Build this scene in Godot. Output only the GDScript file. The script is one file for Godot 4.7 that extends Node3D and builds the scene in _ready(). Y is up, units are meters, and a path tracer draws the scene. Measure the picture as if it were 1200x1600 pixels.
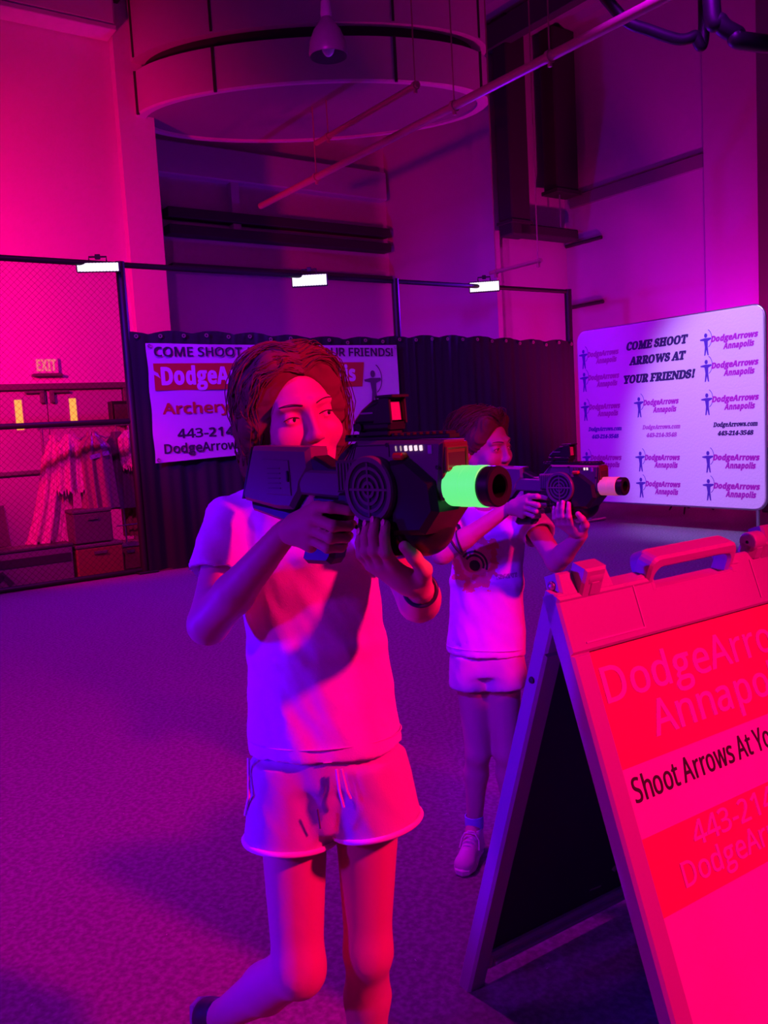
extends Node3D

# ---------------------------------------------------------------- mesh builder
class MB:
	var v := PackedVector3Array()
	var n := PackedVector3Array()
	var t := PackedVector2Array()
	var ix := PackedInt32Array()

	func tri(a: Vector3, b: Vector3, c: Vector3) -> void:
		var m := (b - a).cross(c - a).normalized()
		var k := v.size()
		v.append_array([a, c, b])
		n.append_array([m, m, m])
		t.append_array([Vector2(a.x, -a.y), Vector2(c.x, -c.y), Vector2(b.x, -b.y)])
		ix.append_array([k, k + 1, k + 2])

	func quad(a: Vector3, b: Vector3, c: Vector3, d: Vector3) -> void:
		tri(a, b, c)
		tri(a, c, d)

	func face(pts: Array, mid: Vector3) -> void:   # a convex face turned away from mid
		var m: Vector3 = (pts[1] - pts[0]).cross(pts[2] - pts[0])
		var p := pts.duplicate()
		if m.dot(pts[0] - mid) < 0.0:
			p.reverse()
		for i in range(1, p.size() - 1):
			tri(p[0], p[i], p[i + 1])

	func box(c: Vector3, s: Vector3, b := 0.0, q := Basis()) -> MB:
		var h := s * 0.5
		if b <= 0.0:
			var e := []
			for x in [-1, 1]:
				for y in [-1, 1]:
					for z in [-1, 1]:
						e.append(c + q * Vector3(x * h.x, y * h.y, z * h.z))
			for f in [[0, 1, 3, 2], [4, 5, 7, 6], [0, 1, 5, 4], [2, 3, 7, 6], [0, 2, 6, 4], [1, 3, 7, 5]]:
				face([e[f[0]], e[f[1]], e[f[2]], e[f[3]]], c)
			return self
		b = minf(b, minf(h.x, minf(h.y, h.z)) * 0.95)
		var k := {}
		for x in [-1, 1]:
			for y in [-1, 1]:
				for z in [-1, 1]:
					k[[x, y, z, 0]] = c + q * Vector3(x * h.x, y * (h.y - b), z * (h.z - b))
					k[[x, y, z, 1]] = c + q * Vector3(x * (h.x - b), y * h.y, z * (h.z - b))
					k[[x, y, z, 2]] = c + q * Vector3(x * (h.x - b), y * (h.y - b), z * h.z)
					face([k[[x, y, z, 0]], k[[x, y, z, 1]], k[[x, y, z, 2]]], c)
		for a in [-1, 1]:
			face([k[[a, -1, -1, 0]], k[[a, 1, -1, 0]], k[[a, 1, 1, 0]], k[[a, -1, 1, 0]]], c)
			face([k[[-1, a, -1, 1]], k[[1, a, -1, 1]], k[[1, a, 1, 1]], k[[-1, a, 1, 1]]], c)
			face([k[[-1, -1, a, 2]], k[[1, -1, a, 2]], k[[1, 1, a, 2]], k[[-1, 1, a, 2]]], c)
			for d in [-1, 1]:
				face([k[[a, d, -1, 0]], k[[a, d, 1, 0]], k[[a, d, 1, 1]], k[[a, d, -1, 1]]], c)
				face([k[[a, -1, d, 0]], k[[a, 1, d, 0]], k[[a, 1, d, 2]], k[[a, -1, d, 2]]], c)
				face([k[[-1, a, d, 1]], k[[1, a, d, 1]], k[[1, a, d, 2]], k[[-1, a, d, 2]]], c)
		return self

	func grid(p: Array, closed_u := false) -> MB:   # p[row][column], normals smooth, outward = du x dv
		var rows := p.size()
		var cols: int = p[0].size()
		var k := v.size()
		for i in rows:
			for j in cols:
				var i0 := maxi(i - 1, 0)
				var i1 := mini(i + 1, rows - 1)
				var j0 := j - 1
				var j1 := j + 1
				if closed_u:
					j0 = (j0 + cols) % cols
					j1 = j1 % cols
					if j == 0: j0 = cols - 2
					if j == cols - 1: j1 = 1
				else:
					j0 = maxi(j0, 0)
					j1 = mini(j1, cols - 1)
				var m: Vector3 = (p[i][j1] - p[i][j0]).cross(p[i1][j] - p[i0][j])
				v.append(p[i][j])
				n.append(m.normalized() if m.length() > 1e-12 else Vector3.UP)
				t.append(Vector2(float(j) / (cols - 1), float(i) / (rows - 1)))
		for i in rows - 1:
			for j in cols - 1:
				var a := k + i * cols + j
				ix.append_array([a, a + cols, a + 1, a + 1, a + cols, a + cols + 1])
		return self

	func tube(pts: Array, rad, sides := 8, cap := true) -> MB:
		var rows := []
		var up := Vector3.UP
		var d0: Vector3 = (pts[1] - pts[0]).normalized()
		if absf(d0.dot(up)) > 0.9: up = Vector3.RIGHT
		var x := d0.cross(up).normalized()
		for i in pts.size():
			var d: Vector3 = (pts[mini(i + 1, pts.size() - 1)] - pts[maxi(i - 1, 0)]).normalized()
			x = (x - d * x.dot(d)).normalized()
			var y := d.cross(x)
			var r: float = rad[i] if rad is Array else rad
			var row := []
			for s in sides + 1:
				var a := TAU * s / sides
				row.append(pts[i] + (x * cos(a) + y * sin(a)) * r)
			rows.append(row)
		grid(rows, true)
		if cap:
			for e in [0, pts.size() - 1]:
				var inner: Vector3 = pts[1] if e == 0 else pts[pts.size() - 2]
				var ring: Array = rows[e].slice(0, sides)
				face(ring, inner)
		return self

	func lathe(prof: Array, xf := Transform3D(), sides := 24) -> MB:   # prof of Vector2(radius, height) from low to high, about y
		var rows := []
		for q in prof:
			var row := []
			for s in sides + 1:
				var a := -TAU * s / sides
				row.append(xf * Vector3(q.x * cos(a), q.y, q.x * sin(a)))
			rows.append(row)
		return grid(rows, true)

	func hard_lathe(prof: Array, xf := Transform3D(), sides := 24) -> MB:
		for i in prof.size() - 1:
			lathe([prof[i], prof[i + 1]], xf, sides)
		return self

	func ell(c: Vector3, r: Vector3, q := Basis(), rows := 10, sides := 16) -> MB:
		var prof := []
		for i in rows + 1:
			var a := -PI / 2 + PI * i / rows
			prof.append(Vector2(maxf(cos(a), 0.001), sin(a)))
		return lathe(prof, Transform3D(q * Basis.from_scale(r), c), sides)

	func extrude(poly: PackedVector2Array, z0: float, z1: float, b := 0.0, xf := Transform3D()) -> MB:
		if not Geometry2D.is_polygon_clockwise(poly):   # Godot: "clockwise" in y-down; make it counter-clockwise in y-up
			pass
		var area := 0.0
		for i in poly.size():
			area += poly[i].cross(poly[(i + 1) % poly.size()])
		if area < 0.0:
			poly.reverse()
		var m := poly.size()
		var inner := PackedVector2Array()
		for i in m:
			var e0 := (poly[i] - poly[(i + m - 1) % m]).normalized()
			var e1 := (poly[(i + 1) % m] - poly[i]).normalized()
			var n0 := Vector2(-e0.y, e0.x)
			var n1 := Vector2(-e1.y, e1.x)
			var w := (n0 + n1).normalized()
			inner.append(poly[i] + w * b / maxf(w.dot(n0), 0.4))
		var tris := Geometry2D.triangulate_polygon(poly)
		var lay := []
		if b > 0.0:
			lay = [[inner, z0], [poly, z0 + b], [poly, z1 - b], [inner, z1]]
		else:
			lay = [[poly, z0], [poly, z1]]
		for l in lay.size() - 1:
			for i in m:
				var j := (i + 1) % m
				var a: Vector2 = lay[l][0][i]
				var c: Vector2 = lay[l][0][j]
				var d: Vector2 = lay[l + 1][0][j]
				var e: Vector2 = lay[l + 1][0][i]
				quad(xf * Vector3(a.x, a.y, lay[l][1]), xf * Vector3(c.x, c.y, lay[l][1]), xf * Vector3(d.x, d.y, lay[l + 1][1]), xf * Vector3(e.x, e.y, lay[l + 1][1]))
		for s in 2:
			var pl: PackedVector2Array = lay[0][0] if s == 0 else lay[-1][0]
			var z: float = lay[0][1] if s == 0 else lay[-1][1]
			for i in range(0, tris.size(), 3):
				var a := Vector3(pl[tris[i]].x, pl[tris[i]].y, z)
				var c := Vector3(pl[tris[i + 1]].x, pl[tris[i + 1]].y, z)
				var d := Vector3(pl[tris[i + 2]].x, pl[tris[i + 2]].y, z)
				var out := 1.0 if s == 1 else -1.0
				if (c - a).cross(d - a).z * out < 0.0:
					tri(xf * a, xf * d, xf * c)
				else:
					tri(xf * a, xf * c, xf * d)
		return self

	func join(o: MB, xf := Transform3D()) -> MB:
		var k := v.size()
		for i in o.v.size():
			v.append(xf * o.v[i])
			n.append((xf.basis * o.n[i]).normalized())
		t.append_array(o.t)
		for i in o.ix:
			ix.append(i + k)
		return self

	func mesh() -> ArrayMesh:
		var a := []
		a.resize(Mesh.ARRAY_MAX)
		a[Mesh.ARRAY_VERTEX] = v
		a[Mesh.ARRAY_NORMAL] = n
		a[Mesh.ARRAY_TEX_UV] = t
		a[Mesh.ARRAY_INDEX] = ix
		var m := ArrayMesh.new()
		m.add_surface_from_arrays(Mesh.PRIMITIVE_TRIANGLES, a)
		return m


# ---------------------------------------------------------------- bodies: a distance field meshed as surface nets
class Field:
	var o: Vector3
	var h: float
	var nx: int
	var ny: int
	var nz: int
	var d := PackedFloat32Array()
	var pad: float

	func _init(lo: Vector3, hi: Vector3, cell: float) -> void:
		o = lo
		h = cell
		nx = int((hi.x - lo.x) / h) + 2
		ny = int((hi.y - lo.y) / h) + 2
		nz = int((hi.z - lo.z) / h) + 2
		d.resize(nx * ny * nz)
		d.fill(1.0)

	func span(lo: Vector3, hi: Vector3, k: float) -> Array:
		var p := k + 3.0 * h
		var a := (lo - Vector3.ONE * p - o) / h
		var b := (hi + Vector3.ONE * p - o) / h
		return [clampi(int(a.x), 0, nx - 1), clampi(int(a.y), 0, ny - 1), clampi(int(a.z), 0, nz - 1), clampi(int(b.x) + 1, 0, nx - 1), clampi(int(b.y) + 1, 0, ny - 1), clampi(int(b.z) + 1, 0, nz - 1)]

	# a tapered capsule
	func cone(a: Vector3, b: Vector3, ra: float, rb: float, k := 0.01, cut := false) -> void:
		var r := maxf(ra, rb)
		var s := span(a.min(b) - Vector3.ONE * r, a.max(b) + Vector3.ONE * r, k)
		var ab := b - a
		var inv := 1.0 / maxf(ab.length_squared(), 1e-9)
		var dr := rb - ra
		for z in range(s[2], s[5] + 1):
			for y in range(s[1], s[4] + 1):
				var i: int = s[0] + nx * (y + ny * z)
				var p := o + Vector3(s[0], y, z) * h - a
				for x in range(s[0], s[3] + 1):
					var t := clampf(p.dot(ab) * inv, 0.0, 1.0)
					var e := (p - ab * t).length() - ra - dr * t
					var c := d[i]
					if cut:
						e = -e
						var q := maxf(k - absf(c - e), 0.0) / k
						d[i] = maxf(c, e) + q * q * k * 0.25
					else:
						var q := maxf(k - absf(c - e), 0.0) / k
						d[i] = minf(c, e) - q * q * k * 0.25
					i += 1
					p.x += h

	func chain(pts: Array, rad: Array, k := 0.01) -> void:
		for i in pts.size() - 1:
			cone(pts[i], pts[i + 1], rad[i], rad[i + 1], k)

	func ball(c: Vector3, r: Vector3, k := 0.01, cut := false, q := Basis()) -> void:
		var m := maxf(r.x, maxf(r.y, r.z))
		var s := span(c - Vector3.ONE * m, c + Vector3.ONE * m, k)
		var inv := q.inverse()
		var ir := Vector3(1.0 / r.x, 1.0 / r.y, 1.0 / r.z)
		var mn := minf(r.x, minf(r.y, r.z))
		for z in range(s[2], s[5] + 1):
			for y in range(s[1], s[4] + 1):
				var i: int = s[0] + nx * (y + ny * z)
				for x in range(s[0], s[3] + 1):
					var p := inv * (o + Vector3(x, y, z) * h - c)
					var u := p * ir
					var k0 := u.length()
					var k1 := (u * ir).length()
					var e := k0 * (k0 - 1.0) / k1 if k1 > 1e-6 else -mn
					var g := d[i]
					if cut:
						e = -e
						var w := maxf(k - absf(g - e), 0.0) / k
						d[i] = maxf(g, e) + w * w * k * 0.25
					else:
						var w := maxf(k - absf(g - e), 0.0) / k
						d[i] = minf(g, e) - w * w * k * 0.25
					i += 1

	# an elliptical tapered column from a to b with flat ends; side is the direction of the first radius
	func col(a: Vector3, b: Vector3, side: Vector3, r0: Vector2, r1: Vector2, k := 0.01, cut := false) -> void:
		var ax := (b - a)
		var ln := ax.length()
		ax /= ln
		side = (side - ax * side.dot(ax)).normalized()
		var fr := ax.cross(side)
		var m := maxf(maxf(r0.x, r0.y), maxf(r1.x, r1.y))
		var s := span(a.min(b) - Vector3.ONE * m, a.max(b) + Vector3.ONE * m, k)
		for z in range(s[2], s[5] + 1):
			for y in range(s[1], s[4] + 1):
				var i: int = s[0] + nx * (y + ny * z)
				for x in range(s[0], s[3] + 1):
					var p := o + Vector3(x, y, z) * h - a
					var t := p.dot(ax)
					var f := clampf(t / ln, 0.0, 1.0)
					var rx := lerpf(r0.x, r1.x, f)
					var rz := lerpf(r0.y, r1.y, f)
					var u := Vector2(p.dot(side) / rx, p.dot(fr) / rz)
					var k0 := u.length()
					var k1 := Vector2(u.x / rx, u.y / rz).length()
					var e := k0 * (k0 - 1.0) / k1 if k1 > 1e-5 else -minf(rx, rz)
					e = maxf(e, absf(t - ln * 0.5) - ln * 0.5)
					var g := d[i]
					if cut:
						e = -e
						var w := maxf(k - absf(g - e), 0.0) / k
						d[i] = maxf(g, e) + w * w * k * 0.25
					else:
						var w := maxf(k - absf(g - e), 0.0) / k
						d[i] = minf(g, e) - w * w * k * 0.25
					i += 1

	func at(p: Vector3) -> float:
		var q := (p - o) / h
		var x := clampi(int(q.x), 0, nx - 2)
		var y := clampi(int(q.y), 0, ny - 2)
		var z := clampi(int(q.z), 0, nz - 2)
		var u := q - Vector3(x, y, z)
		var c := x + nx * (y + ny * z)
		var r := nx * ny
		return lerpf(lerpf(lerpf(d[c], d[c + 1], u.x), lerpf(d[c + nx], d[c + nx + 1], u.x), u.y), lerpf(lerpf(d[c + r], d[c + r + 1], u.x), lerpf(d[c + r + nx], d[c + r + nx + 1], u.x), u.y), u.z)

	func grad(p: Vector3) -> Vector3:
		return Vector3(at(p + Vector3(h, 0, 0)) - at(p - Vector3(h, 0, 0)), at(p + Vector3(0, h, 0)) - at(p - Vector3(0, h, 0)), at(p + Vector3(0, 0, h)) - at(p - Vector3(0, 0, h))).normalized()

	func drop(p: Vector3, level: float) -> Vector3:   # moves p onto the surface
		for i in 4:
			p -= grad(p) * clampf(at(p) - level, -0.03, 0.03)
		return p

	# cut away everything on the far side of a plane
	func plane(p0: Vector3, nrm: Vector3) -> void:
		var i := 0
		for z in nz:
			for y in ny:
				var e := (o + Vector3(0, y, z) * h - p0).dot(nrm)
				for x in nx:
					if e > d[i]: d[i] = e
					e += nrm.x * h
					i += 1

	func into(mb: MB, xf := Transform3D(), disp = null, uvf = null, iters := 1) -> void:
		var sy := nx
		var sz := nx * ny
		var lim := 6.0 * h
		var off := [0, 1, sy, sy + 1, sz, sz + 1, sz + sy, sz + sy + 1]
		var eds := [[0, 1], [2, 3], [4, 5], [6, 7], [0, 2], [1, 3], [4, 6], [5, 7], [0, 4], [1, 5], [2, 6], [3, 7]]
		var cr := [Vector3(0, 0, 0), Vector3(1, 0, 0), Vector3(0, 1, 0), Vector3(1, 1, 0), Vector3(0, 0, 1), Vector3(1, 0, 1), Vector3(0, 1, 1), Vector3(1, 1, 1)]
		var at := PackedInt32Array()
		at.resize(d.size())
		at.fill(-1)
		var vs := PackedVector3Array()
		var cells := PackedInt32Array()
		for z in nz - 1:
			for y in ny - 1:
				var c := sy * y + sz * z
				for x in nx - 1:
					var a := d[c]
					if absf(a) < lim:
						var m := 0
						for q in 8:
							if d[c + off[q]] < 0.0: m += 1
						if m > 0 and m < 8:
							var s := Vector3.ZERO
							var k := 0
							for e in eds:
								var f := d[c + off[e[0]]]
								var g := d[c + off[e[1]]]
								if (f < 0.0) != (g < 0.0):
									s += cr[e[0]].lerp(cr[e[1]], f / (f - g))
									k += 1
							at[c] = vs.size()
							vs.append(o + (Vector3(x, y, z) + s / k) * h)
							cells.append(c)
					c += 1
		var qd := PackedInt32Array()
		for i in cells.size():
			var c := cells[i]
			var in0 := d[c] < 0.0
			for axis in 3:
				var st: int = [1, sy, sz][axis]
				var p: int = [sy, sz, 1][axis]
				var r: int = [sz, 1, sy][axis]
				if c + st >= d.size() or (d[c + st] < 0.0) == in0 or c - p - r < 0: continue
				var q0 := at[c - p - r]
				var q1 := at[c - r]
				var q2 := at[c]
				var q3 := at[c - p]
				if q0 < 0 or q1 < 0 or q2 < 0 or q3 < 0: continue
				if in0: qd.append_array([q0, q1, q2, q3])
				else: qd.append_array([q3, q2, q1, q0])
		for it in iters:
			var sum := PackedVector3Array()
			sum.resize(vs.size())
			var cnt := PackedInt32Array()
			cnt.resize(vs.size())
			for i in range(0, qd.size(), 4):
				var a := qd[i]
				var b := qd[i + 1]
				var c := qd[i + 2]
				var e := qd[i + 3]
				sum[a] += vs[b] + vs[e]
				sum[b] += vs[a] + vs[c]
				sum[c] += vs[b] + vs[e]
				sum[e] += vs[a] + vs[c]
				cnt[a] += 2
				cnt[b] += 2
				cnt[c] += 2
				cnt[e] += 2
			for i in vs.size():
				if cnt[i]: vs[i] = vs[i].lerp(sum[i] / cnt[i], 0.5)
		var ns := PackedVector3Array()
		for pas in (2 if disp != null else 1):
			ns = PackedVector3Array()
			ns.resize(vs.size())
			for i in range(0, qd.size(), 4):
				var m := (vs[qd[i + 2]] - vs[qd[i]]).cross(vs[qd[i + 3]] - vs[qd[i + 1]])
				for q in 4: ns[qd[i + q]] += m
			for i in vs.size(): ns[i] = ns[i].normalized()
			if pas == 0 and disp != null:
				for i in vs.size(): vs[i] += ns[i] * disp.call(vs[i], ns[i])
		var k := mb.v.size()
		for i in vs.size():
			mb.t.append(uvf.call(vs[i], ns[i]) if uvf != null else Vector2(vs[i].x, -vs[i].y))
			mb.v.append(xf * vs[i])
			mb.n.append((xf.basis * ns[i]).normalized())
		for i in range(0, qd.size(), 4):
			mb.ix.append_array([k + qd[i], k + qd[i + 2], k + qd[i + 1], k + qd[i], k + qd[i + 3], k + qd[i + 2]])


# ---------------------------------------------------------------- scene helpers
const YAW := 35.0
const HALL := Vector3(-2.444, 0, -8.596)
var hb := Basis(Vector3.UP, deg_to_rad(YAW))
var rng := RandomNumberGenerator.new()
var taken := {}
var mats := {}


func hall(u: float, y: float, w: float) -> Transform3D:   # the hall's own axes: u along the net fence, w behind it
	return Transform3D(hb, HALL + hb * Vector3(u, y, -w))


func numbered(s: String) -> String:
	if not taken.has(s):
		taken[s] = 0
		return s
	taken[s] += 1
	return "%s_%03d" % [s, taken[s]]


func tag(o: Node3D, label: String, category: String, group := "") -> void:
	o.set_meta("label", label)
	o.set_meta("category", category)
	if group: o.set_meta("group", group)


func thing(called: String, label: String, category: String, xf: Transform3D, group := "") -> Node3D:
	var o := Node3D.new()
	o.name = numbered(called)
	add_child(o)
	o.transform = xf
	tag(o, label, category, group)
	return o


func part(called: String, m: Mesh, mt: Material, parent: Node3D, xf := Transform3D()) -> MeshInstance3D:
	var o := MeshInstance3D.new()
	o.name = called
	o.mesh = m
	o.material_override = mt
	o.transform = xf
	parent.add_child(o, true)
	return o


func stuff(called: String, m: Mesh, mt: Material, parent: Node3D, xf := Transform3D()) -> MeshInstance3D:
	var o := part(called, m, mt, parent, xf)
	o.set_meta("kind", "stuff")
	return o


func solid(called: String, m: Mesh, mt: Material, xf: Transform3D) -> MeshInstance3D:
	var o := MeshInstance3D.new()
	o.name = numbered(called)
	o.mesh = m
	o.material_override = mt
	o.transform = xf
	add_child(o)
	return o


func struct(called: String, label: String, category: String, m: Mesh, mt: Material, xf: Transform3D) -> MeshInstance3D:
	var o := solid(called, m, mt, xf)
	o.set_meta("kind", "structure")
	tag(o, label, category)
	return o


func mat(c: Color, rough := 0.7, metal := 0.0, spec := 0.5) -> StandardMaterial3D:
	var m := StandardMaterial3D.new()
	m.albedo_color = c
	m.roughness = rough
	m.metallic = metal
	m.metallic_specular = spec
	return m


func glow(c: Color, e: float, base := Color(0.1, 0.1, 0.1)) -> StandardMaterial3D:
	var m := mat(base, 0.5)
	m.emission_enabled = true
	m.emission = c
	m.emission_energy_multiplier = e
	return m


func noise_tex(freq: float, size: int, normal: bool, seed_: int, bump := 4.0, lo := Color.BLACK, hi := Color.WHITE, oct := 4) -> NoiseTexture2D:
	var f := FastNoiseLite.new()
	f.noise_type = FastNoiseLite.TYPE_SIMPLEX
	f.frequency = freq
	f.fractal_octaves = oct
	f.seed = seed_
	var x := NoiseTexture2D.new()
	x.width = size
	x.height = size
	x.seamless = true
	x.noise = f
	if normal:
		x.as_normal_map = true
		x.bump_strength = bump
	else:
		var g := Gradient.new()
		g.set_color(0, lo)
		g.set_color(1, hi)
		x.color_ramp = g
	return x


func lin(r: float, g: float, b: float) -> Color:
	return Color(r, g, b).linear_to_srgb()


var fonts := {}


func font(kind: String, weight := 400) -> Font:
	if not fonts.has([kind, weight]):
		var f := SystemFont.new()
		f.font_names = PackedStringArray([kind])
		f.font_weight = weight
		fonts[[kind, weight]] = f
	return fonts[[kind, weight]]


# lettering of a given cap height and, if asked, a given width; left edge at p, on the plane facing +z; fat thickens the strokes (share of the cap height)
func text(s: String, f: Font, cap: float, p: Vector3, mt: Material, parent: Node3D, width := 0.0, thick := 0.0015, centred := false, fat := 0.0, slant := 0.0) -> MeshInstance3D:
	var m := letters(s, f)
	var bb := m.get_aabb()
	var hh := letters("H", f).get_aabb()
	var sy := cap / hh.size.y
	var sx := sy if width <= 0.0 else width / bb.size.x
	var x0 := bb.position.x + (bb.size.x * 0.5 if centred else 0.0)
	var xf := Transform3D(Basis(Vector3(sx, 0, 0), Vector3(sy * slant, sy, 0), Vector3(0, 0, thick / 0.01)), p - Vector3(x0 * sx, hh.position.y * sy, -thick * 0.5))
	var mb := MB.new()
	var a := m.get_mesh_arrays()
	var e := fat * hh.size.y
	for o in ([Vector3.ZERO] if fat == 0.0 else [Vector3(-e, 0, 0), Vector3(e, 0, 0), Vector3(0, e, 0), Vector3(0, -e, 0), Vector3(e, e, 0) * 0.7, Vector3(-e, -e, 0) * 0.7, Vector3(e, -e, 0) * 0.7, Vector3(-e, e, 0) * 0.7]):
		var k := mb.v.size()
		var lift := Vector3(0, 0, 0.0001 * float(k) / maxf(1.0, a[Mesh.ARRAY_VERTEX].size()))
		for q in a[Mesh.ARRAY_VERTEX]: mb.v.append(xf * (q + o) + lift)
		for q in a[Mesh.ARRAY_NORMAL]: mb.n.append(q)
		mb.t.append_array(a[Mesh.ARRAY_TEX_UV])
		for q in a[Mesh.ARRAY_INDEX]: mb.ix.append(k + q)
	return part("lettering", mb.mesh(), mt, parent)


func letters(s: String, f: Font) -> TextMesh:
	var m := TextMesh.new()
	m.text = s
	m.font = f
	m.font_size = 32
	m.pixel_size = 0.01
	m.depth = 0.01
	m.curve_step = 2.0
	m.horizontal_alignment = HORIZONTAL_ALIGNMENT_LEFT
	m.vertical_alignment = VERTICAL_ALIGNMENT_BOTTOM
	return m


func spot(from: Vector3, to: Vector3, c: Color, e: float, angle: float, size := 0.1, soft := 0.6) -> SpotLight3D:
	var l := SpotLight3D.new()
	l.name = numbered("spot_light")
	l.light_color = c
	l.light_energy = e
	l.spot_angle = angle
	l.spot_angle_attenuation = soft
	l.light_size = size
	l.spot_range = 30.0
	l.spot_attenuation = 2.0
	l.shadow_enabled = true
	add_child(l)
	l.look_at_from_position(from, to, Vector3.UP if absf((to - from).normalized().y) < 0.98 else Vector3.RIGHT)
	return l


# ---------------------------------------------------------------- the hall
const RED := Color(1.0, 0.0, 0.36)
const PINK := Color(1.0, 0.0, 0.42)
const BLUE := Color(0.22, 0.0, 1.0)
const VIOLET := Color(0.48, 0.0, 1.0)


func sheen_wall(c: Color, sd: int) -> StandardMaterial3D:
	var m := mat(c, 0.75)
	m.normal_enabled = true
	m.normal_texture = noise_tex(0.05, 256, true, sd, 2.0)
	m.normal_scale = 0.25
	m.uv1_triplanar = true
	m.uv1_world_triplanar = true
	m.uv1_scale = Vector3.ONE * 1.5
	return m


func setup() -> void:
	var cam := Camera3D.new()
	cam.name = "camera"
	cam.fov = rad_to_deg(2.0 * atan(800.0 / 1350.0))
	cam.position = Vector3(0, 1.35, 0)
	cam.rotation = Vector3(deg_to_rad(-5.8), 0, deg_to_rad(-3.23))
	cam.near = 0.05
	add_child(cam)
	cam.current = true
	var we := WorldEnvironment.new()
	we.name = "environment"
	var e := Environment.new()
	e.background_mode = Environment.BG_COLOR
	e.background_color = Color.BLACK
	e.tonemap_mode = Environment.TONE_MAPPER_LINEAR
	e.tonemap_exposure = 1.0
	e.sdfgi_enabled = true
	e.ssao_enabled = true
	e.ssil_enabled = true
	we.environment = e
	add_child(we)
	rng.seed = 7
	# the flood lamps: energies and aims in one place
	flood(hall(-0.214, 2.985, -0.06), Vector3(-1.6, 0.3, -3.5), VIOLET, 5.0, "wide white-violet floodlight hanging from the fence rail left of the white pilaster", 0.40, 0.095)
	flood(hall(2.114, 2.975, -0.06), Vector3(-0.6, 0.3, -3.0), VIOLET, 10.0, "wide white-violet floodlight on the fence rail above the girl with the green-taped blaster", 0.40, 0.14)
	flood(hall(4.70, 3.02, -0.06), Vector3(0.6, 0.2, -3.0), VIOLET, 10.0, "small white-violet floodlight on the fence rail nearest the backdrop", 0.39, 0.14)
	# lamps outside the frame
	flood(at(-2.9, 1.1, -1.25), Vector3(-0.2, 0.70, -1.48), lin(0.05, 0.0, 1.0), 14.0, "blue floodlight on a stand outside the picture to the left of the players", 0.40, 0.115, 12.5, "stand")
	flood(at(-3.1, 2.4, 0.5), Vector3(-0.2, 1.0, -1.6), lin(0.36, 0.0, 1.0), 6.0, "unseen violet fill floodlight added on a tall stand to the left of the camera", 0.40, 0.115, 40.0, "stand")  # unseen fill, added to lift the blaster and arms
	flood(hall(-2.6, 2.4, -1.0), HALL + hb * Vector3(-0.5, 0.9, -0.5), RED, 12.0, "red floodlight on a stand outside the picture aimed at the clothes rack", 0.40, 0.115, 26.0, "stand")
	flood(at(2.5, 2.7, -0.05), Vector3(0.2, 0.95, -1.15), RED, 25.0, "red floodlight on a tall stand outside the picture right of the folding sign", 0.40, 0.115, 27.0, "stand")
	flood(at(-2.0, 3.7, 0.6), Vector3(0.32, 0.72, -2.58), lin(0.10, 0.0, 1.0), 26.0, "added violet floodlight hung out of view to tint the smaller girl", 0.40, 0.115, 7.0, "rod")  # added narrow beam, turns the smaller girl's shirt violet
	flood(hall(-2.3, 2.7, 0.3), HALL + hb * Vector3(-0.2, 3.0, -3.0), PINK, 20.0, "red floodlight behind the net washing the white wall", 0.40, 0.115, 52.0, "stand")
	flood(hall(1.6, 5.2, -3.6), HALL + hb * Vector3(5.2, 1.1, 3.2), lin(0.42, 0.31, 1.0), 36.0, "violet floodlight hung above the play area aimed at the printed backdrop", 0.40, 0.115, 15.5, "rod")
	flood(hall(2.6, 5.6, -4.6), HALL + hb * Vector3(5.6, 1.4, 1.6), lin(0.42, 0.0, 1.0), 11.0, "violet floodlight hung above the play area aimed at the far end of the backdrop", 0.40, 0.115, 24.0, "rod")
	flood(at(-3.3, 2.9, -4.8), HALL + hb * Vector3(3.0, 1.5, 0.0), lin(0.11, 0.006, 1.0), 26.0, "added violet floodlight out of view to brighten the vinyl banner and curtain", 0.40, 0.115, 24.0, "stand")  # added lamp, brings the banner and curtain up in violet
	flood(hall(3.2, 0.25, 2.2), HALL + hb * Vector3(6.2, 5.0, -1.5), lin(0.2, 0.0, 0.95), 6.5, "added violet floodlight hidden behind the black curtain to light the upper hall", 0.40, 0.115, 75.0)  # hidden lamp added to light the walls and soffit beyond the fence
	flood(hall(6.2, 0.4, -2.4), HALL + hb * Vector3(8.2, 3.6, 0.6), lin(1.0, 0.0, 0.36), 17.0, "magenta floodlight on the floor behind the printed backdrop", 0.40, 0.115, 70.0)
	flood(hall(6.7, 1.6, -1.6), HALL + hb * Vector3(8.2, 3.2, 1.0), lin(0.3, 0.0, 1.0), 3.0, "violet floodlight on a stand behind the printed backdrop", 0.40, 0.115, 30.0, "stand")
	flood(at(-1.4, 5.4, -3.4), Vector3(-1.3, 0.0, -6.8), lin(0.8, 0.0, 0.85), 20.0, "magenta floodlight hung high above the play area", 0.40, 0.115, 62.0, "rod")


func at(x: float, y: float, z: float) -> Transform3D:
	return Transform3D(Basis(), Vector3(x, y, z))


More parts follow.
